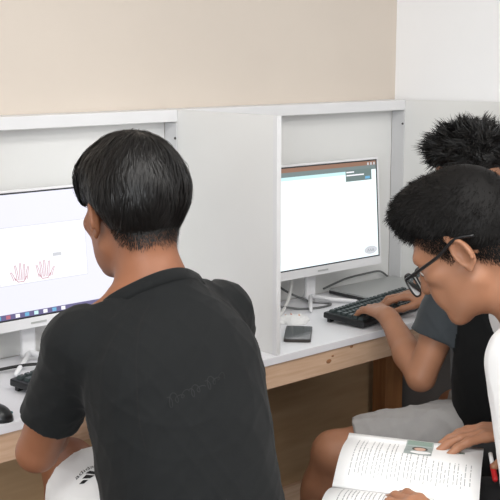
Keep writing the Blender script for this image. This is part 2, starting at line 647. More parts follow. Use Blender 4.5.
def make_monitor(loc, yaw, tilt, label, ui, W=0.535, Hh=0.345):
    root = empty('monitor', loc)
    tag(root, label, 'monitor', 'desktop monitors')
    M = Matrix.Rotation(yaw, 4, 'Z') @ Matrix.Translation((0, 0, 0.10)) @ Matrix.Rotation(tilt, 4, 'X')
    bz, chin = 0.006, 0.026
    # housing: bezel frame in front of a back shell
    bm = bmesh.new()
    box(bm, (-W / 2, 0.0, 0), (W / 2, 0.018, Hh), 0.004)
    box(bm, (-W / 2 + 0.06, 0.016, 0.05), (W / 2 - 0.06, 0.045, Hh - 0.05), 0.012)
    box(bm, (-W / 2, -0.004, 0), (W / 2, 0.001, chin), 0.001)
    box(bm, (-W / 2, -0.004, Hh - bz), (W / 2, 0.001, Hh), 0.001)
    box(bm, (-W / 2, -0.004, chin), (-W / 2 + bz, 0.001, Hh - bz), 0.001)
    box(bm, (W / 2 - bz, -0.004, chin), (W / 2, 0.001, Hh - bz), 0.001)
    o = obj('housing', bm, 'monitor_white', root)
    o.matrix_local = M
    # dark inner border
    sx0, sx1, sz0, sz1 = -W / 2 + bz, W / 2 - bz, chin, Hh - bz
    bm = bmesh.new()
    t = 0.004
    box(bm, (sx0, -0.002, sz0), (sx1, -0.0004, sz0 + t), 0)
    box(bm, (sx0, -0.002, sz1 - t), (sx1, -0.0004, sz1), 0)
    box(bm, (sx0, -0.002, sz0 + t), (sx0 + t, -0.0004, sz1 - t), 0)
    box(bm, (sx1 - t, -0.002, sz0 + t), (sx1, -0.0004, sz1 - t), 0)
    o = obj('screen_border', bm, 'bezel_dark', root)
    o.matrix_local = M
    sx0 += t; sx1 -= t; sz0 += t; sz1 -= t
    scr = obj('screen', ([(sx0, -0.0008, sz0), (sx1, -0.0008, sz0), (sx1, -0.0008, sz1), (sx0, -0.0008, sz1)], [(0, 1, 2, 3)]), ui[0], root)
    scr.matrix_local = M
    for name, data, m in ui[1](sx0, sz0, sx1, sz1):
        o = obj(name, data, m, scr)
    # brand plate: a small grey mark in the middle of the chin
    bm = bmesh.new()
    box(bm, (-0.022, -0.0052, 0.010), (0.022, -0.004, 0.015), 0)
    o = obj('badge', bm, 'silver', root)
    o.matrix_local = M
    bm = bmesh.new()
    box(bm, (-0.02, 0.046, 0.015), (0.02, 0.062, 0.22), 0.005, Matrix.Rotation(yaw, 4, 'Z'))
    obj('stand_neck', bm, 'monitor_white', root)
    # V shaped foot
    Rz = Matrix.Rotation(yaw, 3, 'Z')
    ps = []
    for s in (-1, 1):
        ps.append(tube([Rz @ Vector(q) for q in ((0, 0.05, 0.022), (s * 0.05, 0.0, 0.012), (s * 0.10, -0.055, 0.009))], [0.0075, 0.0065, 0.005], 10))
    ps.append(tube([Rz @ Vector(q) for q in ((0, 0.05, 0.025), (0, 0.075, 0.012))], [0.02, 0.012], 10))
    obj('stand_foot', join(*ps), 'monitor_white', root, smooth=True)
    return root


def stroke(pts, w, y):
    """flat ribbon in the screen plane."""
    V, Fc = [], []
    for i, (x, z) in enumerate(pts):
        a = Vector(pts[max(i - 1, 0)])
        b = Vector(pts[min(i + 1, len(pts) - 1)])
        t = (b - a).normalized()
        V += [(x - t.y * w / 2, y, z + t.x * w / 2), (x + t.y * w / 2, y, z - t.x * w / 2)]
    for i in range(len(pts) - 1):
        Fc.append((2 * i, 2 * i + 1, 2 * i + 3, 2 * i + 2))
    return V, Fc


def ui_hands(x0, z0, x1, z1):
    P = []
    W, H = x1 - x0, z1 - z0
    quad_part('task_bar', (x0, z0, x1, z0 + 0.013), 'screen_taskbar', None, -0.0012, P)
    cols = ['screen_blue', 'screen_white', 'screen_blue', 'screen_orange', 'screen_white', 'screen_blue', 'screen_red', 'screen_white',
            'screen_blue', 'screen_cyan', 'screen_white', 'screen_blue', 'screen_white']
    for i, c in enumerate(cols):
        xx = x0 + 0.012 + i * 0.0262
        quad_part('task_icon', (xx, z0 + 0.002, xx + 0.012, z0 + 0.011), c, None, -0.0016, P)
    fx0, fx1, fz0, fz1 = -0.098, 0.155, 0.113, 0.255
    quad_part('window_area', (fx0, fz0, fx1, fz1), 'screen_white', None, -0.0011, P)
    P.append(('window_outline', join(*[stroke(q, 0.0012, -0.0015) for q in (
        [(fx0, fz0), (fx1, fz0)], [(fx1, fz0), (fx1, fz1)], [(fx1, fz1), (fx0, fz1)], [(fx0, fz1), (fx0, fz0)])]), 'screen_line'))
    quad_part('small_button', (fx1 - 0.10, fz0 + 0.058, fx1 - 0.075, fz0 + 0.066), 'screen_line', None, -0.0014, P)
    for cx, mir in ((-0.040, 1), (0.029, -1)):
        S = []
        b = fz0 + 0.006
        for k, (dx, hgt, lean) in enumerate(((-0.017, 0.018, -0.010), (-0.008, 0.034, -0.006), (0.0, 0.038, 0.0), (0.008, 0.035, 0.004), (0.015, 0.028, 0.008))):
            dx, lean = dx * mir, lean * mir
            for w in (-0.0024, 0.0024):
                S.append(stroke([(cx + dx + w, b + 0.004), (cx + dx + lean * 0.5 + w, b + 0.006 + hgt * 0.6), (cx + dx + lean + w * 0.6, b + hgt + 0.008)], 0.0013, -0.0015))
        S.append(stroke([(cx - 0.018, b + 0.012), (cx - 0.008, b), (cx + 0.008, b), (cx + 0.017, b + 0.012)], 0.0016, -0.0015))
        P.append(('hand_drawing', join(*S), 'screen_red'))
    return P


def ui_page(x0, z0, x1, z1):
    P = []
    W, H = x1 - x0, z1 - z0
    quad_part('title_bar', (x0, z1 - 0.013, x1, z1), 'screen_orange', None, -0.0012, P)
    quad_part('tool_bar', (x0, z1 - 0.027, x1, z1 - 0.013), 'screen_teal', None, -0.0012, P)
    quad_part('header_band', (x0, z1 - 0.037, x1 - 0.03, z1 - 0.027), 'screen_cyan', None, -0.0012, P)
    for i in range(3):
        quad_part('title_icon', (x1 - 0.012 - i * 0.014, z1 - 0.0125, x1 - 0.005 - i * 0.014, z1 - 0.0045), 'screen_line', None, -0.0016, P)
    px1, pz1 = x1 - 0.022, z1 - 0.023
    quad_part('popup', (px1 - 0.118, pz1 - 0.036, px1, pz1), 'screen_popup', None, -0.0016, P)
    quad_part('popup_text', (px1 - 0.115, pz1 - 0.009, px1 - 0.08, pz1 - 0.005), 'screen_white', None, -0.002, P)
    quad_part('popup_text', (px1 - 0.115, pz1 - 0.019, px1 - 0.035, pz1 - 0.015), 'screen_white', None, -0.002, P)
    quad_part('popup_button', (px1 - 0.030, pz1 - 0.032, px1 - 0.008, pz1 - 0.024), 'screen_blue', None, -0.002, P)
    # round widget at the lower right of the page
    bx, bz = x1 - 0.036, z0 + 0.020
    ang = [2 * math.pi * k / 20 for k in range(20)]
    P.append(('page_widget', ([(bx + 0.03 * math.cos(a), -0.0014, bz + 0.013 * math.sin(a)) for a in ang], [tuple(range(20))]), 'screen_line'))
    P.append(('page_widget_mark', join(*[stroke([(bx - 0.016 + 0.011 * k, bz - 0.004), (bx - 0.012 + 0.011 * k, bz + 0.004), (bx - 0.008 + 0.011 * k, bz - 0.004)], 0.002, -0.0017) for k in range(3)]), 'screen_teal'))
    return P


make_monitor((1.40, 2.335, 0.75), 0.0, math.radians(-4), 'white monitor whose screen shows a drawing of two red hands', ('screen_lavender', ui_hands))
make_monitor((2.405, 2.325, 0.75), math.radians(-1), math.radians(-4), 'white monitor with a blank white page on screen, right of the middle partition', ('screen_page', ui_page))


# ------------------------------------------------------------------ keyboards
def make_keyboard(loc, rotz, label, L=0.44, D=0.142):
    root = empty('keyboard', loc, rotz)
    tag(root, label, 'keyboard', 'black keyboards')
    T = Matrix.Rotation(math.radians(4), 4, 'X')
    bm = bmesh.new()
    box(bm, (-L / 2, -D / 2, 0.004), (L / 2, D / 2, 0.022), 0.004, T)
    obj('case', bm, 'black_plastic', root)
    for fx in (-L / 2 + 0.01, L / 2 - 0.03):
        boxobj('rear_foot', (fx, D / 2 - 0.02, -0.004), (fx + 0.02, D / 2 - 0.008, 0.010), 'black_plastic', root, 0.001)
    bm = bmesh.new()
    for r in range(6):
        y = -D / 2 + 0.012 + r * 0.0196 + (0.004 if r == 5 else 0)
        x = -L / 2 + 0.010
        k = 0
        while x < L / 2 - 0.024:
            w = 0.0165
            if r == 0 and k == 3:
                w = 0.11
            elif k == 0:
                w = 0.020 + 0.004 * (5 - r) * 0.5
            vs = box(bm, (x, y, 0.021), (x + w, y + 0.0165, 0.0295), 0.0)
            cx, cyy = x + w / 2, y + 0.00825
            for v in vs:
                if v.co.z > 0.025:
                    v.co.x = cx + (v.co.x - cx) * (1 - 0.005 / w)
                    v.co.y = cyy + (v.co.y - cyy) * 0.72
            x += w + 0.0025
            k += 1
            if k in (13, 16):
                x += 0.006
    bmesh.ops.transform(bm, matrix=T, verts=bm.verts)
    keys = obj('keys', bm, 'key_black', root)
    keys['kind'] = 'stuff'
    return root


make_keyboard((2.478, 2.135, 0.755), math.radians(9), 'black keyboard under the hands of the spiky-haired person')
make_keyboard((1.462, 2.180, 0.755), math.radians(15), 'black keyboard in front of the person in the black T-shirt, left of them')

# ------------------------------------------------------------------ things on the desk
ph = empty('smartphone', (2.09, 2.11, 0.7505), math.radians(-47))
tag(ph, 'dark smartphone lying face up on the white desk beside the middle partition', 'phone')


def rrect(x0, y0, x1, y1, r, z0, z1, n=5):
    pts = []
    for cx, cy, a0 in ((x1 - r, y1 - r, 0), (x0 + r, y1 - r, 90), (x0 + r, y0 + r, 180), (x1 - r, y0 + r, 270)):
        for k in range(n + 1):
            a = math.radians(a0 + 90 * k / n)
            pts.append((cx + r * math.cos(a), cy + r * math.sin(a)))
    N = len(pts)
    V = [(x, y, z0) for x, y in pts] + [(x, y, z1) for x, y in pts]
    Fc = [tuple(range(N - 1, -1, -1)), tuple(range(N, 2 * N))] + [(i, (i + 1) % N, N + (i + 1) % N, N + i) for i in range(N)]
    return V, Fc


obj('body', rrect(-0.037, -0.076, 0.037, 0.076, 0.010, 0.0, 0.0080), 'phone_body', ph)
obj('screen', rrect(-0.0345, -0.0735, 0.0345, 0.0735, 0.009, 0.0080, 0.0086), 'phone_glass', ph)

ph2 = empty('computer_mouse', (1.107, 2.048, 0.7505), math.radians(20))
tag(ph2, 'black mouse with a teal side at the left edge of the desk', 'mouse')
bm = bmesh.new()
bmesh.ops.create_uvsphere(bm, u_segments=24, v_segments=14, radius=1)
for v in bm.verts:
    v.co = Vector((v.co.x * 0.031, v.co.y * 0.053, max(v.co.z, 0) * 0.034 * (1 - 0.15 * v.co.y)))
obj('shell', bm, 'black_plastic', ph2, smooth=True)
obj('side_stripe', tube(spline([(0.0295, -0.03, 0.008), (0.0315, 0, 0.010), (0.0285, 0.03, 0.008)], 6), 0.003, 6), 'teal', ph2, smooth=True)
boxobj('wheel', (-0.003, 0.022, 0.024), (0.003, 0.036, 0.037), 'cable_grey', ph2, 0.001)

# saucer-like white wrapper with red crumbs
sc_ = empty('paper_wrapper', (2.195, 2.235, 0.7505))
tag(sc_, 'crumpled white wrapper with red spots behind the smartphone', 'wrapper')
bm = bmesh.new()
bmesh.ops.create_icosphere(bm, subdivisions=3, radius=1)
for v in bm.verts:
    a = math.atan2(v.co.y, v.co.x)
    q = 1 + 0.12 * math.sin(3 * a + 1) + 0.07 * math.sin(7 * a)
    z = v.co.z
    v.co = Vector((v.co.x * 0.055 * q, v.co.y * 0.045 * q, max(0, z) * 0.020 + 0.003 * max(0, z) * math.sin(9 * a + 5 * z)))
obj('paper', bm, 'cloth_white', sc_, smooth=False)
for sx, sy, sr in ((-0.008, 0.004, 0.006), (0.012, -0.010, 0.004), (-0.02, 0.014, 0.004), (0.004, 0.016, 0.003)):
    bm = bmesh.new()
    bmesh.ops.create_uvsphere(bm, u_segments=10, v_segments=6, radius=1)
    bmesh.ops.transform(bm, matrix=Matrix.Translation((sx, sy, 0.0185)) @ Matrix.Diagonal((sr, sr * 0.7, 0.003, 1)), verts=bm.verts)
    obj('red_spot', bm, 'photo_skin' if sr < 0.005 else 'red_plastic', sc_, smooth=True)

# flat silver laptop lying closed behind the keyboard
lp = empty('laptop', (2.700, 2.337, 0.7505), 0.0)
tag(lp, 'thin closed silver laptop with a dark edge lying under the blank-page monitor', 'laptop')
obj('base', rrect(-0.160, -0.093, 0.160, 0.093, 0.012, 0.003, 0.011), 'dark_edge', lp)
obj('lid', rrect(-0.157, -0.091, 0.158, 0.092, 0.012, 0.0115, 0.017), 'silver', lp)
for fx in (-0.14, 0.14):
    for fy in (-0.075, 0.075):
        boxobj('rubber_foot', (fx - 0.01, fy - 0.006, 0.0), (fx + 0.01, fy + 0.006, 0.0029), 'cable_black', lp, 0)


def cable(name, ctrl, r, m, label):
    o = obj(name, tube(spline(ctrl, 10), r, 8), m, smooth=True)
    tag(o, label, 'cable')


cable('cable', [(2.13, 2.37, 0.98), (2.20, 2.36, 0.80), (2.29, 2.34, 0.757), (2.36, 2.30, 0.754), (2.43, 2.31, 0.754), (2.40, 2.37, 0.755), (2.30, 2.42, 0.82), (2.27, 2.40, 0.93)],
      0.0035, 'cable_grey', 'thin grey cable looping on the desk below the blank-page monitor')
cable('cable', [(2.36, 2.40, 0.90), (2.33, 2.39, 0.79), (2.24, 2.33, 0.756), (2.12, 2.25, 0.7555), (1.98, 2.18, 0.7555)], 0.0055, 'cable_white',
      'thick white cable running from the blank-page monitor towards the middle partition')
cable('cable', [(2.52, 2.43, 0.77), (2.62, 2.425, 0.79), (2.72, 2.42, 0.796), (2.80, 2.435, 0.790), (2.85, 2.443, 0.765)], 0.0035, 'cable_grey',
      'thin grey cable arching behind the closed silver laptop')
cable('cable', [(0.98, 2.30, 0.755), (1.15, 2.335, 0.756), (1.28, 2.33, 0.762), (1.36, 2.31, 0.765), (1.40, 2.27, 0.765)], 0.004, 'cable_black',
      'black cable lying behind the left keyboard')

#__PEOPLE__
# ================================================================== PEOPLE
def frame3(fwd, up):
    """3x3 with columns right, forward, up."""
    f = nrm(fwd)
    u = V3(up) - f * (V3(up) @ f)
    u = nrm(u)
    r = np.cross(f, u)
    return np.stack([r, f, u], axis=1)


def head_prims(c, M, S=1.0):
    c = V3(c)

    def P(x, y, z):
        return c + M @ V3((x, y, z)) * S

    def rcone(a, b, r1, r2, k=0.015):
        return globals()['rcone'](a, b, r1 * S, r2 * S, k)

    def E(x, y, z, rx, ry, rz, k=0.015, op='add', R=None):
        MM = M if R is None else M @ R
        return ell(P(x, y, z), (rx * S, ry * S, rz * S), MM, k, op)
    pr = [E(0, -0.010, 0.045, 0.074, 0.096, 0.084),
          E(0, 0.034, -0.015, 0.063, 0.060, 0.085, 0.03),
          E(0, 0.036, -0.060, 0.050, 0.050, 0.045, 0.03),
          E(0, -0.05, 0.0, 0.062, 0.05, 0.06, 0.03)]
    for s in (-1, 1):
        pr.append(rcone(P(s * 0.050, 0.004, -0.048), P(s * 0.018, 0.072, -0.092), 0.016, 0.016, 0.025))
        pr.append(E(s * 0.043, 0.062, -0.008, 0.024, 0.024, 0.018, 0.02))
        pr.append(E(s * 0.020, 0.080, -0.045, 0.022, 0.018, 0.03, 0.02))
    pr.append(E(0, 0.080, -0.094, 0.020, 0.016, 0.017, 0.02))
    pr.append(rcone(P(-0.036, 0.080, 0.030), P(0.036, 0.080, 0.030), 0.012, 0.012, 0.02))
    for s in (-1, 1):
        pr.append(E(s * 0.031, 0.104, 0.010, 0.017, 0.017, 0.011, 0.012, 'sub'))
        pr.append(E(s * 0.031, 0.0785, 0.010, 0.0150, 0.0135, 0.0125, 0.005))
    pr.append(rcone(P(0, 0.092, 0.016), P(0, 0.109, -0.024), 0.0085, 0.0115, 0.012))
    for s in (-1, 1):
        pr.append(E(s * 0.011, 0.102, -0.027, 0.008, 0.010, 0.0075, 0.008))
    pr.append(E(0, 0.091, -0.052, 0.022, 0.010, 0.0055, 0.006))
    pr.append(E(0, 0.089, -0.063, 0.019, 0.010, 0.0062, 0.006))
    # ears: a flared shell with a rim, a bowl and a lobe
    for s in (-1, 1):
        a = math.radians(24) * s
        Rz = np.array([[math.cos(a), -math.sin(a), 0], [math.sin(a), math.cos(a), 0], [0, 0, 1]])
        b = math.radians(-12)
        Rx = np.array([[1, 0, 0], [0, math.cos(b), -math.sin(b)], [0, math.sin(b), math.cos(b)]])
        RR = Rz @ Rx
        pr.append(E(s * 0.078, -0.012, 0.002, 0.0075, 0.018, 0.029, 0.006, 'add', RR))
        rim = []
        for q in range(-40, 221, 20):
            t = math.radians(q)
            l = RR @ V3((s * 0.006, -0.0175 * math.sin(t) if False else 0.0165 * math.cos(t), 0.0275 * math.sin(t)))
            rim.append(P(s * 0.080 + l[0], -0.012 + l[1], 0.003 + l[2]))
        for p0, p1 in zip(rim[:-1], rim[1:]):
            pr.append(rcone(p0, p1, 0.0040, 0.0040, 0.003))
        l = RR @ V3((s * 0.008, 0.001, -0.002))
        pr.append(E(s * 0.078 + l[0], -0.012 + l[1], 0.002 + l[2], 0.007, 0.0095, 0.0165, 0.004, 'sub', RR))
        pr.append(E(s * 0.079, -0.006, -0.025, 0.005, 0.008, 0.009, 0.006, 'add', RR))
        pr.append(E(s * 0.076, 0.004, -0.003, 0.005, 0.004, 0.006, 0.004))
    return pr


def hand_prims(wrist, fwd, palm, side, curls, spread=0.06, thumb=(0.55, 0.35, 0.3), scale=1.0, up_knuckle=0.0):
    """fwd: wrist to fingertips; palm: normal out of the palm; side = +1 when the thumb is on fwd x palm side."""
    w = V3(wrist)
    f = nrm(fwd)
    pm = V3(palm) - f * (V3(palm) @ f)
    pm = nrm(pm)
    s = np.cross(f, pm) * side            # towards the thumb
    S = scale
    pr = []
    # palm: fan of metacarpals
    offs = [0.028, 0.0095, -0.009, -0.026]
    mlen = [0.088, 0.090, 0.084, 0.076]
    flen = [(0.042, 0.025, 0.020), (0.046, 0.029, 0.021), (0.042, 0.027, 0.020), (0.033, 0.020, 0.018)]
    rad = [(0.0098, 0.0090, 0.0083, 0.0070), (0.0100, 0.0092, 0.0085, 0.0072), (0.0095, 0.0087, 0.0080, 0.0068), (0.0086, 0.0077, 0.0072, 0.0060)]
    for i in range(4):
        base = w + s * offs[i] * 0.55 * S + f * 0.012 * S
        kn = w + (s * offs[i] + f * mlen[i] - pm * 0.004) * S
        pr.append(rcone(base, kn, 0.0145 * S, 0.0110 * S, 0.010))
        d = nrm(f + s * spread * (1.5 - i))
        p = kn
        ang = 0.0
        for j in range(3):
            ang += curls[i][j]
            dd = d * math.cos(ang) + pm * math.sin(ang)
            q = p + dd * flen[i][j] * S
            pr.append(rcone(p, q, rad[i][j] * S, rad[i][j + 1] * S, 0.005 if j else 0.007))
            p = q
    # thumb from the side of the palm near its base
    b0 = w + (s * 0.020 + f * 0.018 + pm * 0.006) * S
    d1 = nrm(f * math.cos(thumb[0]) + s * math.sin(thumb[0]) + pm * 0.25)
    b1 = b0 + d1 * 0.046 * S
    d2 = nrm(f * math.cos(thumb[0] - thumb[1]) + s * math.sin(thumb[0] - thumb[1]) + pm * 0.30)
    b2 = b1 + d2 * 0.034 * S
    d3 = nrm(f * math.cos(thumb[0] - thumb[1] - thumb[2]) + s * math.sin(thumb[0] - thumb[1] - thumb[2]) + pm * 0.30)
    b3 = b2 + d3 * 0.026 * S
    pr.append(rcone(b0, b1, 0.0155 * S, 0.0115 * S, 0.012))
    pr.append(rcone(b1, b2, 0.0110 * S, 0.0098 * S, 0.005))
    pr.append(rcone(b2, b3, 0.0098 * S, 0.0078 * S, 0.005))
    return pr


def mid(a, b, t):
    return V3(a) * (1 - t) + V3(b) * t


TORSO = [(0.0, 0.150, 0.100, 0.0), (0.12, 0.165, 0.115, -0.01), (0.38, 0.142, 0.100, -0.015), (0.62, 0.158, 0.112, -0.018),
         (0.80, 0.165, 0.105, -0.018), (0.92, 0.125, 0.080, -0.010), (1.0, 0.062, 0.056, 0.0)]


def body_prims(J):
    pr = []
    up = nrm(V3(J['neck']) - V3(J['pelvis']))
    right = nrm(V3(J['shR']) - V3(J['shL']))
    P0 = V3(J['pelvis']) - up * 0.09
    pr.append(loft(P0, J['neck'], right, TORSO, k=0.03))
    hc = V3(J['head'])
    M = J['headM']
    skull = hc + M @ V3((0, -0.030, -0.02))
    nk = V3(J['neck']) - up * 0.03
    pr.append(rcone(nk, skull, 0.060, 0.053, 0.03))
    pr.append(rcone(mid(nk, skull, 0.3), hc + M @ V3((0, 0.01, -0.05)), 0.048, 0.045, 0.025))
    for s, sh, el, wr in ((-1, 'shL', 'elL', 'wrL'), (1, 'shR', 'elR', 'wrR')):
        S_, E_, W_ = V3(J[sh]), V3(J[el]), V3(J[wr])
        pr.append(rcone(V3(J['neck']) - up * 0.06 + right * s * 0.03, S_, 0.055, 0.052, 0.03))
        pr.append(rcone(mid(nk, skull, 0.35), mid(J['neck'], S_, 0.75) + up * 0.005, 0.035, 0.032, 0.035))
        pr.append(rcone(S_, mid(S_, E_, 0.5), 0.054, 0.047, 0.025))
        pr.append(rcone(mid(S_, E_, 0.4), E_, 0.046, 0.038, 0.02))
        pr.append(rcone(E_, mid(E_, W_, 0.35), 0.037, 0.041, 0.012))
        pr.append(rcone(mid(E_, W_, 0.35), mid(E_, W_, 0.98), 0.041, 0.0255, 0.012))
    for s, hp, kn, an in ((-1, 'hipL', 'knL', 'anL'), (1, 'hipR', 'knR', 'anR')):
        H_, K_, A_ = V3(J[hp]), V3(J[kn]), V3(J[an])
        pr.append(rcone(H_, K_, 0.088, 0.055, 0.04))
        pr.append(rcone(K_, mid(K_, A_, 0.35), 0.053, 0.053, 0.02))
        pr.append(rcone(mid(K_, A_, 0.3), A_, 0.053, 0.034, 0.02))
        ft = V3(J['toe' + hp[-1]])
        pr.append(rcone(A_ - V3((0, 0, 0.045)), ft, 0.036, 0.026, 0.025))
    pr += head_prims(hc, M, J.get('hs', 1.0))
    for side, wr, key in ((1, 'wrL', 'handL'), (-1, 'wrR', 'handR')):
        h = J[key]
        pr += hand_prims(J[wr], h['fwd'], h['palm'], h['side'], h['curls'], h.get('spread', 0.06), h.get('thumb', (0.55, 0.35, 0.3)))
        E_ = V3(J['el' + wr[-1]])
        W_ = V3(J[wr])
        pr.append(rcone(mid(E_, W_, 0.9), W_ + nrm(h['fwd']) * 0.02, 0.026, 0.022, 0.012))
    return pr


def shirt_prims(J, cuff=0.62, hem_drop=0.16, grow=0.014, sleeve_grow=0.014, flare=0.006, waist=0.0, neck_cut=0.004):
    pr = []
    up = nrm(V3(J['neck']) - V3(J['pelvis']))
    right = nrm(V3(J['shR']) - V3(J['shL']))
    fw = np.cross(up, right)
    P0 = V3(J['pelvis']) - up * hem_drop
    L0 = np.linalg.norm(V3(J['neck']) - P0)
    Lb = np.linalg.norm(V3(J['neck']) - V3(J['pelvis'])) + 0.09
    tab = []
    for t, a, b, sh in TORSO:
        d = (1 - t) * Lb               # distance below the neck
        tt = 1 - d / L0
        if t < 0.5:
            a = max(a, 0.152 + waist)
            b = max(b, 0.108 + waist)
        tab.append((tt, a, b, sh))
    tab = [(0.0, 0.170 + waist, 0.122 + waist, -0.01)] + [q for q in tab if q[0] > 0.02]
    pr.append(loft(P0, J['neck'], right, tab, k=0.03, grow=grow))
    hc = V3(J['head'])
    M = J['headM']
    skull = hc + M @ V3((0, -0.030, -0.02))
    nk = V3(J['neck']) - up * 0.03
    nd = nrm(skull - nk)
    pr.append(rcone(nk, V3(J['neck']) + nd * 0.05, 0.066, 0.060, 0.035, grow=0.010))
    for s, sh, el in ((-1, 'shL', 'elL'), (1, 'shR', 'elR')):
        S_, E_ = V3(J[sh]), V3(J[el])
        pr.append(rcone(V3(J['neck']) - up * 0.06 + right * s * 0.03, S_, 0.055, 0.052, 0.03, grow=grow))
        pr.append(rcone(mid(nk, skull, 0.25), mid(J['neck'], S_, 0.75) + up * 0.005, 0.034, 0.032, 0.035, grow=grow * 0.7))
    # neckline cut, tilted forward-down
    cutp = V3(J['neck']) + nd * neck_cut
    n = nrm(nd * 0.9 + fw * 0.36)
    pr.append(plane_cut(cutp, n, cutp - 0.12, cutp + 0.16))
    for s, sh, el in ((-1, 'shL', 'elL'), (1, 'shR', 'elR')):
        S_, E_ = V3(J[sh]), V3(J[el])
        cf = mid(S_, E_, cuff)
        d = nrm(E_ - S_)
        e2 = cf + d * 0.03
        # cut is part of the sleeve itself, so it leaves the torso whole
        base = rcone(S_, e2, 0.054, 0.046 + flare, 0.03, grow=sleeve_grow)
        f0 = base.fn

        def fn(X, Y, Z, f0=f0, cf=cf, d=d):
            return np.maximum(f0(X, Y, Z), (X - cf[0]) * d[0] + (Y - cf[1]) * d[1] + (Z - cf[2]) * d[2])
        base.fn = fn
        base.k = 0.022
        pr.append(base)
        ring = rcone(cf - d * 0.016, cf - d * 0.006, 0.047 + flare, 0.047 + flare, 0.004, grow=sleeve_grow + 0.0005)
    return pr


def shorts_prims(J, frac=(0.75, 0.75), grow=0.018, flare=0.02):
    pr = []
    up = nrm(V3(J['neck']) - V3(J['pelvis']))
    right = nrm(V3(J['shR']) - V3(J['shL']))
    P0 = V3(J['pelvis']) - up * 0.095
    P1 = V3(J['pelvis']) + up * 0.12
    pr.append(loft(P0, P1, right, [(0, 0.155, 0.105, 0), (0.4, 0.168, 0.118, -0.01), (1, 0.145, 0.103, -0.013)], k=0.03, grow=0.006))
    for fr, hp, kn in ((frac[0], 'hipL', 'knL'), (frac[1], 'hipR', 'knR')):
        H_, K_ = V3(J[hp]), V3(J[kn])
        d = nrm(K_ - H_)
        cf = mid(H_, K_, fr)
        b = rcone(H_, cf + d * 0.03, 0.088, 0.060 + flare, 0.04, grow=grow)
        f0 = b.fn

        def fn(X, Y, Z, f0=f0, cf=cf, d=d):
            return np.maximum(f0(X, Y, Z), (X - cf[0]) * d[0] + (Y - cf[1]) * d[1] + (Z - cf[2]) * d[2])
        b.fn = fn
        pr.append(b)
    return pr


def ribbons(P, W, Nn, m, name, parent, extra=None):
    """P: (n, k, 3) strand points, W: (k,) half widths, Nn: (n,3) side vectors; joined with an optional cap mesh."""
    n, k, _ = P.shape
    side = Nn[:, None, :] * W[None, :, None]
    A = P - side
    B = P + side
    V = np.stack([A, B], axis=2).reshape(n * k * 2, 3)
    i = np.arange(n)[:, None] * (k * 2)
    j = np.arange(k - 1)[None, :] * 2
    b = (i + j).reshape(-1)
    Q = np.stack([b, b + 1, b + 3, b + 2], axis=1)
    T = np.zeros((0, 3), dtype=np.int64)
    if extra is not None:
        ep, et, eq = extra
        off = len(V)
        V = np.concatenate([V, ep])
        Q = np.concatenate([Q, eq + off])
        if len(et):
            T = et + off
    return fast_mesh(name, V, T, Q, m, parent)


def hair_cap(c, M, prims, cut, h=0.003, smooth_it=3, taper=None):
    """solid hair volume in the head frame, trimmed by cut(x,y,z)>0."""
    c = V3(c)
    lo = np.min([p.lo for p in prims if p.op == 'add'], axis=0) - 0.015
    hi = np.max([p.hi for p in prims if p.op == 'add'], axis=0) + 0.015
    A = raster(prims, lo, hi, h)
    n = A.shape
    X = (lo[0] + h * np.arange(n[0]) - c[0])[:, None, None]
    Y = (lo[1] + h * np.arange(n[1]) - c[1])[None, :, None]
    Z = (lo[2] + h * np.arange(n[2]) - c[2])[None, None, :]
    x = X * M[0, 0] + Y * M[1, 0] + Z * M[2, 0]
    y = X * M[0, 1] + Y * M[1, 1] + Z * M[2, 1]
    z = X * M[0, 2] + Y * M[1, 2] + Z * M[2, 2]
    d = cut(x, y, z).astype(np.float32)
    if taper is not None:
        A = A + taper(x, y, z).astype(np.float32)
    k = 0.006
    hh = np.maximum(k - np.abs(A - d), 0) / k
    A = np.maximum(A, d) + hh * hh * k * 0.25
    pts, tris, quads = polygonize(A, lo, h)
    a, b, cc, dd = (pts[quads[:, i]] - pts.mean(0) for i in range(4))
    vol = np.einsum('ij,ij->i', np.cross(a, b), cc).sum() + np.einsum('ij,ij->i', np.cross(a, cc), dd).sum()
    if vol < 0:
        quads = quads[:, ::-1]
        tris = tris[:, ::-1] if len(tris) else tris
    for _ in range(smooth_it):
        pts = relax(pts, quads)
    return pts, tris, quads


def sample_surface(pts, quads, n, r, keep=None):
    a, b, c, d = (pts[quads[:, i]] for i in range(4))
    ar = np.linalg.norm(np.cross(c - a, d - b), axis=1)
    idx = r.choice(len(quads), size=n * 3, p=ar / ar.sum())
    u, v = r.random(n * 3)[:, None], r.random(n * 3)[:, None]
    p = (a[idx] * (1 - u) + b[idx] * u) * (1 - v) + (d[idx] * (1 - u) + c[idx] * u) * v
    nn = np.cross(c - a, d - b)[idx]
    nn /= np.linalg.norm(nn, axis=1, keepdims=True) + 1e-12
    if keep is not None:
        ok = keep(p, nn)
        p, nn = p[ok], nn[ok]
    return p[:n], nn[:n]


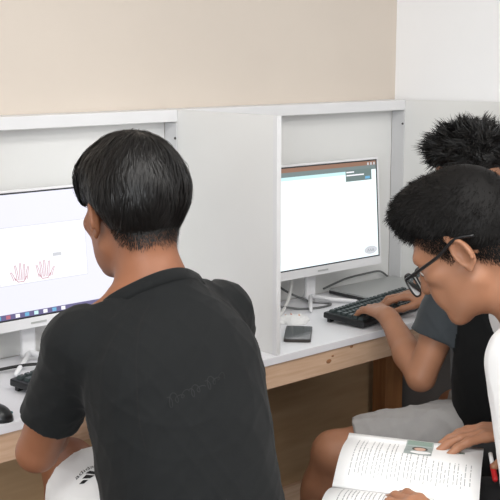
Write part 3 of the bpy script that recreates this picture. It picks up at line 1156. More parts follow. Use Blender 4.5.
def face_parts(root, c, M, S=1.0):
    c = V3(c)

    def P(x, y, z):
        return Vector(c + M @ V3((x, y, z)) * S)
    for s in (-1, 1):
        bm = bmesh.new()
        bmesh.ops.create_uvsphere(bm, u_segments=16, v_segments=10, radius=0.0122 * S)
        bmesh.ops.translate(bm, vec=P(s * 0.031, 0.0812, 0.0065), verts=bm.verts)
        e = obj('eye', bm, 'eye_white', root, smooth=True)
        bm = bmesh.new()
        bmesh.ops.create_uvsphere(bm, u_segments=14, v_segments=8, radius=0.0058 * S)
        bmesh.ops.translate(bm, vec=P(s * 0.031, 0.0885, 0.003), verts=bm.verts)
        obj('iris', bm, 'iris', e, smooth=True)
        # eyebrow: short hairs lying outwards
        r = np.random.default_rng(5)
        n = 120
        t = r.random(n)
        x = s * (0.014 + 0.034 * t)
        z = 0.0285 + 0.007 * np.sin(t * 2.4) - 0.004 * t + r.normal(0, 0.0014, n)
        y = 0.0935 - 0.010 * t - 0.012 * t * t
        pts = np.zeros((n, 3, 3))
        for k in range(3):
            q = k / 2
            pts[:, k] = np.stack([x + s * 0.007 * q, y + 0.0015 - 0.003 * q * t, z + 0.0015 * q], 1)
        pw = np.einsum('ij,nkj->nki', M, pts) * S + c
        ribbons(pw, np.array([0.0006, 0.0006, 0.0001]), np.tile(M[:, 2], (n, 1)), 'hair_black', 'eyebrow', root)


def stool(x, y, zseat, label):
    r = empty('stool', (x, y, FLOOR))
    tag(r, label, 'stool', 'stools under the seated people')
    h = zseat - FLOOR
    V, Fc = [], []
    bm = bmesh.new()
    bmesh.ops.create_cone(bm, cap_ends=True, segments=28, radius1=0.155, radius2=0.15, depth=0.028, matrix=Matrix.Translation((0, 0, h - 0.014)))
    obj('seat', bm, 'stool_seat', r)
    for k in range(4):
        a = math.pi / 4 + k * math.pi / 2
        obj('leg', tube([(0.10 * math.cos(a), 0.10 * math.sin(a), h - 0.028), (0.165 * math.cos(a), 0.165 * math.sin(a), 0.001)], 0.012, 8), 'stool_leg', r, smooth=True)
    obj('ring', tube([(0.14 * math.cos(t), 0.14 * math.sin(t), h * 0.42) for t in [2 * math.pi * q / 24 for q in range(24)]], 0.008, 6, True), 'stool_leg', r, smooth=True)
    return r


def shoes(root, J):
    for s in 'LR':
        A_ = V3(J['an' + s])
        T_ = V3(J['toe' + s])
        d = nrm((T_ - A_) * V3((1, 1, 0)))
        heel = A_ * V3((1, 1, 0)) - d * 0.035 + V3((0, 0, FLOOR + 0.045))
        toe = A_ * V3((1, 1, 0)) + d * 0.16 + V3((0, 0, FLOOR + 0.035))
        pr = [rcone(heel, mid(heel, toe, 0.55), 0.044, 0.046, 0.02), rcone(mid(heel, toe, 0.5), toe, 0.046, 0.034, 0.02),
              rcone(heel + V3((0, 0, 0.01)), A_ + V3((0, 0, -0.01)), 0.042, 0.043, 0.02)]
        pr.append(plane_cut((0, 0, FLOOR + 0.002), (0, 0, -1), heel - 0.3, heel + 0.3))
        pr.append(plane_cut(A_ + V3((0, 0, 0.005)), (0, 0, 1), heel - 0.3, heel + 0.3))
        sdf_mesh('shoe', pr, 0.005, 'shoe_grey', root)


def collar(root, J, body, shirt, m, neck_cut=0.004, off=0.004, r=0.0048):
    me = body.data
    co = np.empty(len(me.vertices) * 3, dtype=np.float32)
    me.vertices.foreach_get('co', co)
    co = co.reshape(-1, 3)
    up = nrm(V3(J['neck']) - V3(J['pelvis']))
    right = nrm(V3(J['shR']) - V3(J['shL']))
    fw = np.cross(up, right)
    skull = V3(J['head']) + J['headM'] @ V3((0, -0.030, -0.02))
    nd = nrm(skull - (V3(J['neck']) - up * 0.03))
    c = V3(J['neck']) + nd * neck_cut
    n = nrm(nd * 0.9 + fw * 0.36)
    e1 = nrm(right - n * (right @ n))
    e2 = np.cross(n, e1)
    near = co[np.abs((co - c) @ n) < 0.006]
    d = near - c
    near = near[np.linalg.norm(d, axis=1) < 0.13]
    d = near - c
    ang = np.arctan2(d @ e2, d @ e1)
    rad = np.hypot(d @ e2, d @ e1)
    N = 40
    rr = np.zeros(N)
    for k in range(N):
        a = -math.pi + (k + 0.5) * 2 * math.pi / N
        q = np.abs((ang - a + math.pi) % (2 * math.pi) - math.pi) < 0.16
        rr[k] = np.median(rad[q]) if q.any() else 0.065
    for _ in range(6):
        rr = (np.roll(rr, 1) + rr * 2 + np.roll(rr, -1)) / 4
    pts = []
    for k in range(N):
        a = -math.pi + (k + 0.5) * 2 * math.pi / N
        pts.append(c + (e1 * math.cos(a) + e2 * math.sin(a)) * (rr[k] + off))
    V, Fc = [], []
    # flat band: inner and outer rings a little apart along the neck
    prof = [(0.0035, 0.002), (0.001, 0.0040), (-0.0025, 0.002), (-0.001, -0.020), (0.007, -0.022), (0.0055, -0.008)]
    for k in range(N):
        a = -math.pi + (k + 0.5) * 2 * math.pi / N
        o = e1 * math.cos(a) + e2 * math.sin(a)
        for pr_, pz in prof:
            V.append(c + o * (rr[k] + off + pr_) + n * pz)
    m_ = len(prof)
    for k in range(N):
        k2 = (k + 1) % N
        for q in range(m_):
            q2 = (q + 1) % m_
            Fc.append((k * m_ + q, k2 * m_ + q, k2 * m_ + q2, k * m_ + q2))
    obj('collar', (V, Fc), m, shirt, smooth=True)


def project_on(target, pts, direction):
    """drop points on a mesh along a direction, a hair above it."""
    me = target.data
    n = len(me.vertices)
    co = np.empty(n * 3, dtype=np.float32)
    me.vertices.foreach_get('co', co)
    polys = [tuple(p.vertices) for p in me.polygons]
    bvh = BVHTree.FromPolygons([Vector(v) for v in co.reshape(-1, 3)], polys)
    d = Vector(direction).normalized()
    out = []
    for p in pts:
        p = Vector(p)
        hit = bvh.ray_cast(p - d * 0.3, d, 1.0)
        q = hit[0] if hit[0] is not None else p
        out.append(q - d * 0.0012)
    return out


HUP = V3((0, 0, 1))
DESK_CURL = [(0.25, 0.45, 0.35), (0.25, 0.5, 0.4), (0.28, 0.5, 0.4), (0.3, 0.45, 0.35)]

# ------------------------------------------------------------------ person at the left desk, seen from behind
J1 = dict(pelvis=(1.150, 1.400, 0.625), neck=(1.172, 1.550, 1.100), head=(1.170, 1.612, 1.230),
          headM=frame3((0.15, 1, -0.14), (0, 0.14, 1)),
          shL=(1.028, 1.580, 1.020), elL=(1.008, 1.700, 0.797), wrL=(1.175, 1.875, 0.800),
          shR=(1.335, 1.560, 1.030), elR=(1.432, 1.615, 0.79), wrR=(1.38, 1.86, 0.795),
          hipL=(1.080, 1.445, 0.640), knL=(1.205, 1.905, 0.660), anL=(1.20, 1.92, 0.15), toeL=(1.21, 2.06, 0.085),
          hipR=(1.240, 1.445, 0.625), knR=(1.50, 1.80, 0.635), anR=(1.52, 1.80, 0.15), toeR=(1.56, 1.94, 0.085),
          handL=dict(fwd=(0.45, 0.85, -0.05), palm=(0, 0, -1), side=-1, curls=DESK_CURL),
          handR=dict(fwd=(-0.1, 1, -0.05), palm=(0, 0, -1), side=1, curls=DESK_CURL))


def build_person(J, label, h, skin, shirt, shorts, hair):
    root = empty('person', (J['pelvis'][0], J['pelvis'][1], FLOOR))
    root.location = (0, 0, 0)
    tag(root, label, 'person', 'people at the desk')
    pr = body_prims(J)
    b = sdf_mesh('body', pr, h, skin, root, smooth_it=1)
    return root, pr, b


p1, pr1, body1 = build_person(J1, 'person seen from behind in a black T-shirt, seated before the left monitor', 0.0035, 'skin_tan', None, None, None)
shp1 = shirt_prims(J1, cuff=0.68, waist=0.004, grow=0.010, sleeve_grow=0.006, flare=0.006)
sh1 = sdf_mesh('t_shirt', shp1, 0.004, 'shirt_black', p1, minus=pr1, wrinkle=0.0034,
               wr_dir=(0.8, 0.3, 0.5), wr_scale=62, smooth_it=3)
collar(p1, J1, body1, sh1, 'shirt_black')
st1 = sdf_mesh('shorts', shorts_prims(J1, (0.70, 0.72)), 0.005, 'cloth_white', p1, minus=pr1, under=shp1, wrinkle=0.003, wr_dir=(0, 1, 0.2), wr_scale=40)
shoes(p1, J1)
face_parts(p1, J1['head'], J1['headM'])


def hp(J, x, y, z, rx, ry, rz, k=0.02, op='add'):
    S = J.get('hs', 1.0)
    return ell(V3(J['head']) + J['headM'] @ V3((x, y, z)) * S, (rx * S, ry * S, rz * S), J['headM'], k, op)


def line1(x, y):
    # height of the lower edge of the hair: nape low, over the ear, fringe at the brow
    return np.interp(y, [-0.13, -0.075, -0.045, -0.026, 0.0, 0.03, 0.07, 0.12], [-0.036, -0.044, -0.030, 0.016, 0.030, 0.030, 0.026, 0.034])


def hair_p1():
    c, M = V3(J1['head']), J1['headM']
    prims = [hp(J1, 0, -0.010, 0.056, 0.091, 0.114, 0.098),
             hp(J1, 0, -0.036, 0.034, 0.086, 0.084, 0.076, 0.03),
             hp(J1, 0, 0.048, 0.068, 0.074, 0.064, 0.058, 0.03),
             hp(J1, 0, -0.058, -0.012, 0.062, 0.046, 0.046, 0.03)]

    line = line1

    def cut(x, y, z):
        return (line(x, y) - z) * 0.8
    cap = hair_cap(c, M, prims, cut, taper=lambda x, y, z: np.clip(line(x, y) + 0.055 - z, 0, 0.06) * np.interp(y, [-0.05, -0.01, 0.05], [0.24, 0.16, 0.08]))
    r = np.random.default_rng(11)
    pts, nn = sample_surface(cap[0], cap[2], 14000, r,
                             keep=lambda p, n: ((p - c) @ M[:, 2]) > line(0, (p - c) @ M[:, 1]) + 0.004)
    n = len(pts)
    L = (pts - c) @ M
    whorl = V3((0.012, -0.055, 0.148))
    ec, er = V3((0, -0.010, 0.054)), V3((0.091, 0.114, 0.098))
    s0 = np.linalg.norm((L - ec) / er, axis=1)
    K = 7
    out = np.zeros((n, K, 3))
    cur = L.copy()
    ln = r.uniform(0.03, 0.075, n)
    lift = r.normal(0.006, 0.008, n)
    lift2 = np.abs(r.normal(0, 0.0016, n)) + 0.0012 * (np.sin(L @ V3((120, 60, 40))) > 0.2)
    jit = r.normal(0, 0.11, (n, 3))
    lock = np.stack([np.sin(L @ V3((90, 30, 40)) + 1), np.sin(L @ V3((-20, 80, 60))), np.zeros(n)], 1) * 0.20
    for q in range(K):
        out[:, q] = cur
        nrmv = (cur - ec) / er ** 2
        nrmv /= np.linalg.norm(nrmv, axis=1, keepdims=True)
        dirv = cur - whorl
        dirv /= np.linalg.norm(dirv, axis=1, keepdims=True) + 0.02
        dirv = dirv + V3((0, 0, -0.35)) + jit + lock
        # a little swirl around the crown
        dirv += np.cross(nrmv, dirv) * 0.35 * np.exp(-np.linalg.norm(cur - whorl, axis=1, keepdims=True) / 0.04)
        dirv -= nrmv * np.sum(dirv * nrmv, axis=1, keepdims=True)
        dirv /= np.linalg.norm(dirv, axis=1, keepdims=True) + 1e-9
        cur = cur + dirv * (ln / (K - 1))[:, None]
        s = np.linalg.norm((cur - ec) / er, axis=1)
        want = s0 + lift * math.sin(math.pi * (q + 1) / K) + 0.006
        f_ = np.where(cur[:, 2] > 0.0, want / s, 1.0)
        cur = ec + (cur - ec) * f_[:, None]
    # lay the strands on the hair volume
    Lc = (cap[0] - c) @ M
    bvh = BVHTree.FromPolygons([Vector(v) for v in Lc], [tuple(q) for q in cap[2]])
    for i in range(n):
        for q in range(K):
            hit = bvh.find_nearest(Vector(out[i, q]))
            if hit[0] is not None:
                nn_ = (Vector(out[i, q]) * 0 + hit[1])
                lf = 0.0005 + lift2[i] * math.sin(math.pi * (q + 1) / K)
                end = out[i, q][2] - float(line(0, out[i, q][1]))
                if end > -0.010:
                    out[i, q] = np.array(hit[0] + nn_ * lf)
                else:
                    out[i, q] = out[i, q - 1] if q else out[i, q]
    side = np.cross(out[:, 2] - out[:, 0], (out[:, 0] - ec) / er ** 2)
    side /= np.linalg.norm(side, axis=1, keepdims=True) + 1e-12
    side = side + r.normal(0, 0.15, (n, 3))
    PW = np.einsum('ij,nkj->nki', M, out) + c
    SW = side @ M.T
    ribbons(PW, np.array([0.0003, 0.0007, 0.0008, 0.0008, 0.0007, 0.0005, 0.0001]), SW, 'hair_black', 'hair', p1, cap)


hair_p1()
stool(1.150, 1.400, 0.525, 'round stool under the person in the black T-shirt seen from behind')

# faint print across the back of the shirt
def back_print():
    up = nrm(V3(J1['neck']) - V3(J1['pelvis']))
    rt = V3((1, 0, 0))
    o0 = V3(J1['pelvis']) + up * 0.36 - V3((0, 0.2, 0)) - rt * 0.05
    S = []
    r = random.Random(3)
    for x0_, n_, h_ in ((-0.05, 3.2, 0.012), (-0.01, 2.4, 0.009), (0.022, 3.4, 0.010)):
        pts = []
        for q in range(40):
            t = q / 39 * n_
            pts.append((x0_ + 0.011 * t + 0.005 * math.sin(2 * math.pi * t), h_ * math.cos(2 * math.pi * t) * (0.6 + 0.4 * math.sin(t * 2.1))))
        S.append(stroke(pts, 0.0013, 0.0))
    v, f = join(*S)
    w = [o0 + rt * q[0] + up * (q[2] + q[0] * 0.25) for q in v]
    w = project_on(sh1, w, (0.0, 1, 0.0))
    obj('shirt_print', (w, f), 'faint_print', sh1)


back_print()


def seam(pts, shirt, direction, w=0.0022):
    P_ = [Vector(p) for p in spline(pts, 8)]
    d = Vector(direction).normalized()
    V, Fc = [], []
    for i, p in enumerate(P_):
        t = (P_[min(i + 1, len(P_) - 1)] - P_[max(i - 1, 0)]).normalized()
        s_ = t.cross(d).normalized() * w / 2
        V += [p - s_, p + s_]
    for i in range(len(P_) - 1):
        Fc.append((2 * i, 2 * i + 1, 2 * i + 3, 2 * i + 2))
    obj('seam', (project_on(shirt, V, direction), Fc), 'seam', shirt)


seam([(1.10, 1.46, 1.10), (1.06, 1.45, 1.06), (1.04, 1.45, 1.0), (1.035, 1.45, 0.93), (1.04, 1.45, 0.88)], sh1, (0.25, 1, 0))
seam([(1.25, 1.45, 1.10), (1.29, 1.45, 1.06), (1.315, 1.45, 1.0), (1.32, 1.45, 0.93)], sh1, (0.1, 1, 0))


def shorts_logo():
    """black mark on the left leg of the shorts: a row of letters over three slanted bars."""
    cu = bpy.data.curves.new('logo_text', 'FONT')
    cu.body = 'adidas'
    cu.size = 0.019
    cu.align_x = 'CENTER'
    to = bpy.data.objects.new('logo_text', cu)
    COL.objects.link(to)
    dg = bpy.context.evaluated_depsgraph_get()
    me = bpy.data.meshes.new_from_object(to.evaluated_get(dg))
    V = [tuple(v.co) for v in me.vertices]
    Fc = [tuple(p.vertices) for p in me.polygons]
    bpy.data.objects.remove(to)
    bpy.data.meshes.remove(me)
    bars = []
    for k in range(3):
        x = -0.018 + k * 0.0135
        hgt = 0.012 + 0.007 * k
        bars.append(([(x, -0.031, 0), (x + 0.0095, -0.031, 0), (x + 0.0095 - hgt * 0.55, -0.031 + hgt, 0), (x - hgt * 0.55, -0.031 + hgt, 0)], [(0, 1, 2, 3)]))
    return join((V, Fc), *bars)


def place_logo():
    v, f = shorts_logo()
    H_, K_ = V3(J1['hipL']), V3(J1['knL'])
    d = nrm(K_ - H_)
    base = mid(H_, K_, 0.50) + V3((-0.045, 0, 0.1))
    ax_x = nrm(-d * 0.25 + V3((1.0, 0, 0)))      # reading direction across the thigh
    ax_y = nrm(d)
    w = [base + ax_x * q[0] + ax_y * q[1] for q in v]
    w = project_on(st1, w, (0.15, 0.0, -1))
    obj('logo', (w, f), 'print_black', st1)


place_logo()

# ------------------------------------------------------------------ person typing at the right desk
KEY_CURL = [(0.35, 0.55, 0.35), (0.3, 0.6, 0.4), (0.3, 0.6, 0.4), (0.3, 0.55, 0.35)]
J2 = dict(pelvis=(2.350, 1.560, 0.575), neck=(2.395, 1.690, 1.060), head=(2.412, 1.778, 1.195),
          headM=frame3((0.0, 1, -0.52), (0, 0.52, 1)),
          shL=(2.280, 1.70, 0.975), elL=(2.190, 1.755, 0.690), wrL=(2.285, 1.955, 0.805),
          shR=(2.580, 1.70, 0.985), elR=(2.66, 1.80, 0.71), wrR=(2.530, 1.985, 0.815),
          hipL=(2.290, 1.605, 0.560), knL=(1.990, 1.875, 0.500), anL=(2.02, 2.02, 0.15), toeL=(1.97, 2.15, 0.085),
          hipR=(2.435, 1.605, 0.555), knR=(2.54, 1.90, 0.490), anR=(2.54, 2.0, 0.15), toeR=(2.55, 2.14, 0.085),
          handL=dict(fwd=(0.35, 0.95, -0.04), palm=(0.05, 0, -1), side=-1, curls=[(0.30, 0.5, 0.3), (0.18, 0.5, 0.35), (0.22, 0.55, 0.4), (0.34, 0.5, 0.35)], spread=0.20),
          handR=dict(fwd=(-0.55, 0.85, -0.04), palm=(0, 0, -1), side=1, curls=[(0.28, 0.5, 0.3), (0.2, 0.55, 0.4), (0.25, 0.6, 0.4), (0.34, 0.5, 0.35)], spread=0.16))
p2, pr2, body2 = build_person(J2, 'spiky-haired person in a black T-shirt and grey shorts typing on the right keyboard', 0.0033, 'skin', None, None, None)
shp2 = shirt_prims(J2, cuff=0.64, waist=0.024, grow=0.012, sleeve_grow=0.012, flare=0.012)
sh2 = sdf_mesh('t_shirt', shp2, 0.004, 'shirt_black_plain', p2, minus=pr2, wrinkle=0.003,
               wr_dir=(0.2, 0.4, 1), wr_scale=40, smooth_it=3)
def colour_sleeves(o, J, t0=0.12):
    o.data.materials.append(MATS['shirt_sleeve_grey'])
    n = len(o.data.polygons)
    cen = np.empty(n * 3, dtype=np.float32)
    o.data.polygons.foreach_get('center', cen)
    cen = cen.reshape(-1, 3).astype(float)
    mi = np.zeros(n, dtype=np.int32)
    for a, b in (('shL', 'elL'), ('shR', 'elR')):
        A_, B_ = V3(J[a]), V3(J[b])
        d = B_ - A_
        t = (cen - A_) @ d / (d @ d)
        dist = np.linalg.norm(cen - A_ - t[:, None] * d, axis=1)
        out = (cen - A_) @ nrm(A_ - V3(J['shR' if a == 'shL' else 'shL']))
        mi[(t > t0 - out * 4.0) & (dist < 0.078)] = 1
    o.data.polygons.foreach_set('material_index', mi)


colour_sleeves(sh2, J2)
collar(p2, J2, body2, sh2, 'shirt_black_plain')
st2 = sdf_mesh('shorts', shorts_prims(J2, (0.86, 0.8), grow=0.010, flare=0.015), 0.005, 'cloth_grey', p2, minus=pr2, under=shp2, wrinkle=0.009, wr_dir=(0.6, 0.7, 0.3), wr_scale=36)
shoes(p2, J2)
face_parts(p2, J2['head'], J2['headM'])


def short_hair(J, root, prims, line, count, lmin, lmax, comb, outw, clump, seed, m, fade=0.03, tuft=0.0, hw=0.0006, tap=0.22, fringe=0.6):
    c, M = V3(J['head']), J['headM']

    def cut(x, y, z):
        return (line(x, y) - z) * 0.8
    cap = hair_cap(c, M, prims, cut, taper=lambda x, y, z: np.clip(line(x, y) + 0.05 - z, 0, 0.05) * tap)
    r = np.random.default_rng(seed)
    pts, nn = sample_surface(cap[0], cap[2], count, r, keep=lambda p, n: ((p - c) @ M[:, 2]) > line((p - c) @ M[:, 0], (p - c) @ M[:, 1]) - 0.002)
    n = len(pts)
    L = (pts - c) @ M
    N = nn @ M
    hgt = L[:, 2] - line(L[:, 0], L[:, 1])
    g = np.clip(hgt / fade, 0.15, 1)
    g = np.where((L[:, 1] > 0.07) & (np.abs(L[:, 0]) < 0.06), np.maximum(g, fringe), g)
    # tufts share a direction
    cells = np.floor(L / 0.016).astype(int)
    hsh = (cells[:, 0] * 73856093 ^ cells[:, 1] * 19349663 ^ cells[:, 2] * 83492791) % 997
    tr = np.random.default_rng(seed + 1)
    tdir = tr.normal(0, 1, (997, 3))[hsh]
    tl = tr.uniform(1 - tuft, 1 + tuft, 997)[hsh]
    D = N * outw + comb(L) + r.normal(0, 0.25, (n, 3)) * (1 - clump) + tdir * clump
    D /= np.linalg.norm(D, axis=1, keepdims=True)
    D = D + N * np.maximum(0, 0.12 - np.sum(D * N, axis=1, keepdims=True))
    D /= np.linalg.norm(D, axis=1, keepdims=True)
    ln = r.uniform(lmin, lmax, n) * g * tl
    K = 4
    out = np.zeros((n, K, 3))
    for q in range(K):
        t = q / (K - 1)
        out[:, q] = L - N * 0.002 + D * (ln * t)[:, None] + V3((0, 0, -1)) * (ln * t * t * 0.18)[:, None] + tdir * (ln * t * t * 0.10)[:, None]
    side = np.cross(D, N + r.normal(0, 0.3, (n, 3)))
    side /= np.linalg.norm(side, axis=1, keepdims=True) + 1e-12
    PW = np.einsum('ij,nkj->nki', M, out) + c
    return ribbons(PW, np.array([hw, hw * 1.1, hw * 0.9, 0.0001]), side @ M.T, m, 'hair', root, cap)


def stubble(J, body, root, line, band, count, seed, m, length=0.006, ymax=0.03):
    c, M = V3(J['head']), J['headM']
    me = body.data
    co = np.empty(len(me.vertices) * 3, dtype=np.float32)
    me.vertices.foreach_get('co', co)
    co = co.reshape(-1, 3).astype(float)
    fi = np.empty(len(me.loops), dtype=np.int32)
    me.loops.foreach_get('vertex_index', fi)
    lt = np.empty(len(me.polygons), dtype=np.int32)
    me.polygons.foreach_get('loop_total', lt)
    ls = np.empty(len(me.polygons), dtype=np.int32)
    me.polygons.foreach_get('loop_start', ls)
    qs = ls[lt == 4][:, None] + np.arange(4)[None, :]
    quads = fi[qs]
    L = (co[quads[:, 0]] - c) @ M
    ln = line(L[:, 0], L[:, 1])
    ok = (L[:, 2] < ln + 0.055) & (L[:, 2] > ln - band) & (np.abs(L[:, 0]) < 0.092) & (L[:, 1] < ymax) & (L[:, 1] > -0.13) & (np.linalg.norm(L, axis=1) < 0.17)
    # keep the ears bare
    ok &= ~((np.abs(L[:, 0]) > 0.070) & (L[:, 1] > -0.035) & (L[:, 1] < 0.012))
    quads = quads[ok]
    r = np.random.default_rng(seed)

    def keep(p, n):
        l = (p - c) @ M
        t = (l[:, 2] - (line(l[:, 0], l[:, 1]) - band)) / (band + 0.008)
        return r.random(len(p)) < np.clip(t, 0, 1) ** 1.3
    p, nn = sample_surface(co, quads, count, r, keep)
    n = len(p)
    D = nn * 0.35 - M[:, 2] * 0.9 + r.normal(0, 0.15, (n, 3))
    D /= np.linalg.norm(D, axis=1, keepdims=True)
    ll = r.uniform(0.5, 1, n) * length
    P = np.stack([p - nn * 0.0006, p + D * (ll * 0.5)[:, None] + nn * 0.0006, p + D * ll[:, None] + nn * 0.0005], axis=1)
    side = np.cross(D, nn)
    side /= np.linalg.norm(side, axis=1, keepdims=True) + 1e-12
    ribbons(P, np.array([0.0003, 0.0003, 0.0001]), side, m, 'hairline', root)


def line2(x, y):
    return np.interp(y, [-0.13, -0.075, -0.03, 0.0, 0.03, 0.07, 0.12], [-0.040, -0.045, -0.015, 0.020, 0.035, 0.060, 0.070])


short_hair(J2, p2, [hp(J2, 0, -0.014, 0.056, 0.084, 0.108, 0.088), hp(J2, 0, -0.03, 0.02, 0.080, 0.085, 0.07, 0.03), hp(J2, 0, 0.04, 0.09, 0.065, 0.055, 0.045, 0.03)],
           line2, 9000, 0.022, 0.042, lambda L: np.stack([L[:, 0] * 2, 0.35 + 0 * L[:, 1], 0.30 + 0 * L[:, 2]], 1), 0.75, 0.36, 21, 'hair_black', 0.05, 0.45, 0.0008)
stool(2.355, 1.555, 0.475, 'round stool under the spiky-haired person in grey shorts')

# ------------------------------------------------------------------ person with glasses reading a booklet
F3 = nrm((-0.56, 0.83, 0))
R3 = np.cross(F3, HUP)
pit = math.radians(33)
HC3 = V3((1.774, 1.306, 1.136))
FH3 = nrm((-0.38, 0.925, 0))
NK3 = V3((1.850, 1.205, 1.015))
PV3 = V3((2.010, 0.985, 0.610))
J3 = dict(hs=1.10, pelvis=PV3, neck=NK3, head=HC3,
          headM=frame3(FH3 * math.cos(pit) - HUP * math.sin(pit), FH3 * math.sin(pit) + HUP * math.cos(pit)),
          shL=NK3 - R3 * 0.18 - HUP * 0.055 + F3 * 0.01, elL=V3((1.620, 0.985, 0.675)), wrL=V3((1.412, 1.080, 0.735)),
          shR=NK3 + R3 * 0.18 - HUP * 0.055 + F3 * 0.01, elR=V3((2.050, 1.110, 0.745)), wrR=V3((1.834, 1.202, 0.772)),
          hipL=PV3 - R3 * 0.085 + F3 * 0.03, knL=PV3 - R3 * 0.12 + F3 * 0.45 + HUP * 0.0, anL=PV3 * V3((1, 1, 0)) - R3 * 0.12 + F3 * 0.46 + HUP * 0.15,
          toeL=PV3 * V3((1, 1, 0)) - R3 * 0.12 + F3 * 0.60 + HUP * 0.085,
          hipR=PV3 + R3 * 0.085 + F3 * 0.03, knR=PV3 + R3 * 0.12 + F3 * 0.45, anR=PV3 * V3((1, 1, 0)) + R3 * 0.12 + F3 * 0.44 + HUP * 0.15,
          toeR=PV3 * V3((1, 1, 0)) + R3 * 0.12 + F3 * 0.58 + HUP * 0.085,
          handL=dict(fwd=(0.18, 0.95, 0.03), palm=(0.1, 0, -1), side=-1, curls=[(0.15, 0.4, 0.3), (0.15, 0.45, 0.3), (0.18, 0.45, 0.3), (0.2, 0.4, 0.3)], spread=0.08),
          handR=dict(fwd=F3 * 0.95 - R3 * 0.35 - HUP * 0.05, palm=-HUP, side=1, curls=[(0.10, 0.25, 0.2), (0.08, 0.25, 0.2), (0.08, 0.25, 0.2), (0.1, 0.25, 0.2)], spread=0.14,
                     thumb=(0.9, 0.2, 0.2)))
p3, pr3, body3 = build_person(J3, 'short-haired person with black glasses and a white shirt reading a booklet', 0.0028, 'skin', None, None, None)
shp3 = shirt_prims(J3, cuff=0.72, waist=0.012, grow=0.018, sleeve_grow=0.022, flare=0.016)
sh3 = sdf_mesh('shirt', shp3, 0.0045, 'cloth_white', p3, minus=pr3, wrinkle=0.003,
               wr_dir=(0.2, 0.4, 1), wr_scale=40, smooth_it=3)
collar(p3, J3, body3, sh3, 'cloth_white')
st3 = sdf_mesh('trousers', shorts_prims(J3, (0.98, 0.98), grow=0.012, flare=0.008), 0.005, 'cloth_darkpants', p3, minus=pr3, under=shp3, wrinkle=0.003, wr_dir=F3, wr_scale=42)
shoes(p3, J3)
face_parts(p3, J3['head'], J3['headM'], J3['hs'])


def line3(x, y):
    S = J3['hs']
    return S * np.interp(y / S, [-0.13, -0.075, -0.03, 0.0, 0.025, 0.05, 0.08, 0.12], [-0.050, -0.050, -0.020, 0.016, 0.012, 0.044, 0.080, 0.088])


short_hair(J3, p3, [hp(J3, 0, -0.014, 0.058, 0.078, 0.104, 0.096), hp(J3, 0, -0.04, 0.02, 0.074, 0.075, 0.07, 0.03), hp(J3, 0, 0.040, 0.100, 0.064, 0.062, 0.056, 0.03)],
           line3, 30000, 0.007, 0.014, lambda L: np.stack([L[:, 0] * 2, 0.75 + 0 * L[:, 1], -0.35 + 5 * np.maximum(L[:, 2] - 0.09, 0)], 1), 0.42, 0.02, 31, 'hair_dark', 0.05, 0.15, 0.00045, tap=0.20, fringe=1.5)
stubble(J3, body3, p3, line3, 0.020, 26000, 41, 'hair_dark', 0.007, 0.090)
stubble(J1, body1, p1, line1, 0.018, 11000, 42, 'hair_black', 0.007)
stool(2.010, 0.985, 0.510, 'round stool under the person reading the booklet')


def make_glasses():
    c, M = HC3, J3['headM']

    def P(x, y, z):
        return Vector(c + M @ V3((x, y, z)) * J3['hs'])
    g = empty('glasses')
    g.parent = p3
    for s in (-1, 1):
        cx, cz = s * 0.035, -0.005
        pts = []
        for q in range(28):
            a = 2 * math.pi * q / 28
            ca, sa = math.cos(a), math.sin(a)
            x = 0.0275 * math.copysign(abs(ca) ** 0.75, ca)
            z = 0.0225 * math.copysign(abs(sa) ** 0.75, sa)
            pts.append(P(cx + x, 0.119 - 0.004 * abs(cx + x) / 0.06 - 0.05 * (0 if True else 1) + 0.10 * z * 0.0, cz + z))
        rim = obj('rim', tube(pts, 0.0021, 6, True), 'glasses_black', g, smooth=True)
        n = len(pts)
        cen = sum((Vector(p) for p in pts), Vector()) / n
        bulge = Vector(M[:, 1]) * 0.002
        V = [p for p in pts] + [cen + bulge]
        obj('lens', (V, [(i, (i + 1) % n, n) for i in range(n)]), 'lens', rim, smooth=True)
        hinge = P(s * 0.0625, 0.113, 0.010)
        obj('temple', tube(spline([hinge, P(s * 0.072, 0.09, 0.012), P(s * 0.0845, 0.03, 0.018), P(s * 0.0885, -0.012, 0.030), P(s * 0.0870, -0.045, 0.020)], 6), [0.0034] * 25, 6), 'glasses_black', g, smooth=True)
    obj('bridge', tube(spline([P(-0.0095, 0.1185, 0.006), P(0, 0.121, 0.009), P(0.0095, 0.1185, 0.006)], 5), 0.002, 6), 'glasses_black', g, smooth=True)


make_glasses()

# ------------------------------------------------------------------ the booklet
BK = V3((1.746, 1.236, 0.747))        # far page, corner nearest the reader


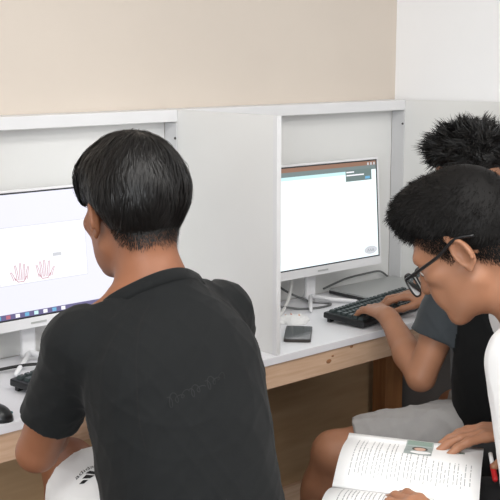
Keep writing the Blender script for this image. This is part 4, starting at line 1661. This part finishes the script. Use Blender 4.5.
def make_booklet():
    root = empty('booklet')
    tag(root, 'open white booklet with printed text and a portrait photo, held by the person with glasses', 'booklet')
    PW_, PH_ = 0.205, 0.270

    def pt(u, v, side, lift=0.0):
        """u: 0 at the spine .. 1 at the outer edge; v: 0 reader's edge .. 1 far edge; side +1 far page."""
        arch = 0.018 * math.sin(min(1, u * 1.15) * math.pi) * (1 if side > 0 else 0.9) + 0.004
        drop = 0.034 * (1 - u) if side > 0 else 0.034 - 0.010 * u
        x = PW_ * u * side
        p = BK - R3 * PW_ + R3 * x + F3 * (PH_ * v) + HUP * (arch - drop + 0.01 * (v - 0.5) * (1 if side > 0 else 0.6) + lift)
        return Vector(p)
    for side in (1, -1):
        NU, NV = 16, 4
        for lay in range(3 if side > 0 else 3):
            V, Fc = [], []
            dz = -0.0016 * lay
            sh = 0.0025 * lay
            for i in range(NU + 1):
                for j in range(NV + 1):
                    V.append(pt(i / NU, j / NV, side, dz) + Vector(R3) * (sh * side if i == NU else 0))
            for i in range(NU):
                for j in range(NV):
                    q = (i * (NV + 1) + j, i * (NV + 1) + j + 1, (i + 1) * (NV + 1) + j + 1, (i + 1) * (NV + 1) + j)
                    Fc.append(q)
            pg = obj('page', (V, Fc), 'paper', root, smooth=True)
            sol = pg.modifiers.new('thickness', 'SOLIDIFY')
            sol.thickness = 0.0004
            sol.offset = -1
            if lay == 0:
                top = pg
        # text: rows of words running along the reader's left-right axis
        r = random.Random(5 + side)
        V, Fc = [], []

        def bar(u0, u1, v0, v1):
            n = 3
            o = len(V)
            for k in range(n + 1):
                u = u0 + (u1 - u0) * k / n
                V.append(pt(u, v0, side, 0.0006))
                V.append(pt(u, v1, side, 0.0006))
            for k in range(n):
                Fc.append((o + 2 * k, o + 2 * k + 2, o + 2 * k + 3, o + 2 * k + 1))
        v = 0.90
        row = 0
        while v > 0.06:
            long_row = row % 4 != 3
            u0 = 0.14 if side > 0 else 0.10
            u_end = (0.88 if v > 0.6 or v < 0.10 else 0.60) if side > 0 else 0.85
            if side > 0 and v < 0.34:
                u_end = 0.5
            if not long_row:
                u_end *= r.uniform(0.5, 0.8)
            u = u0 + (0.04 if row % 3 else 0)
            while u < u_end:
                w = r.uniform(0.03, 0.09)
                bar(u, min(u + w, u_end), v, v + 0.0075)
                u += w + 0.014
            v -= 0.026 if row % 4 else 0.036
            row += 1
        obj('printed_text', (V, Fc), 'ink', top)
        if side > 0:
            def patch(name, u0, u1, v0, v1, m, lift, n=6):
                V, Fc = [], []
                for k in range(n + 1):
                    u = u0 + (u1 - u0) * k / n
                    V += [pt(u, v0, side, lift), pt(u, v1, side, lift)]
                for k in range(n):
                    Fc.append((2 * k, 2 * k + 2, 2 * k + 3, 2 * k + 1))
                return obj(name, (V, Fc), m, top)

            def disc(name, uc, vc, ru, rv, m, lift, n=18):
                V = [pt(uc + ru * math.cos(2 * math.pi * k / n), vc + rv * math.sin(2 * math.pi * k / n), side, lift) for k in range(n)]
                return obj(name, (V, [tuple(range(n))]), m, top)
            patch('portrait_photo', 0.60, 0.985, 0.36, 0.56, 'photo_bg', 0.0010)
            patch('portrait_wall', 0.86, 0.985, 0.37, 0.55, 'photo_green', 0.0013)
            disc('portrait_shirt', 0.66, 0.44, 0.05, 0.075, 'paper', 0.0015)
            disc('portrait_hair', 0.785, 0.452, 0.085, 0.058, 'photo_dark', 0.0017)
            disc('portrait_face', 0.765, 0.450, 0.065, 0.042, 'photo_skin', 0.0021)
            patch('small_print_mark', 0.80, 0.86, 0.13, 0.17, 'photo_green', 0.0010, 3)
    return root


make_booklet()

pen = empty('pen')
tag(pen, 'red and white pen beside the booklet, next to the reader\'s hand', 'pen')
pp = V3((1.735, 1.212, 0.745))
pd = nrm(R3 * -0.75 + F3 * -0.15 + HUP * -0.35)
obj('barrel', tube([pp, pp + pd * 0.03], 0.0042, 10), 'cloth_white', pen, smooth=True)
obj('cap', tube([pp + pd * 0.0301, pp + pd * 0.033, pp + pd * 0.068, pp + pd * 0.072], [0.0050, 0.0056, 0.0056, 0.004], 10), 'red_plastic', pen, smooth=True)
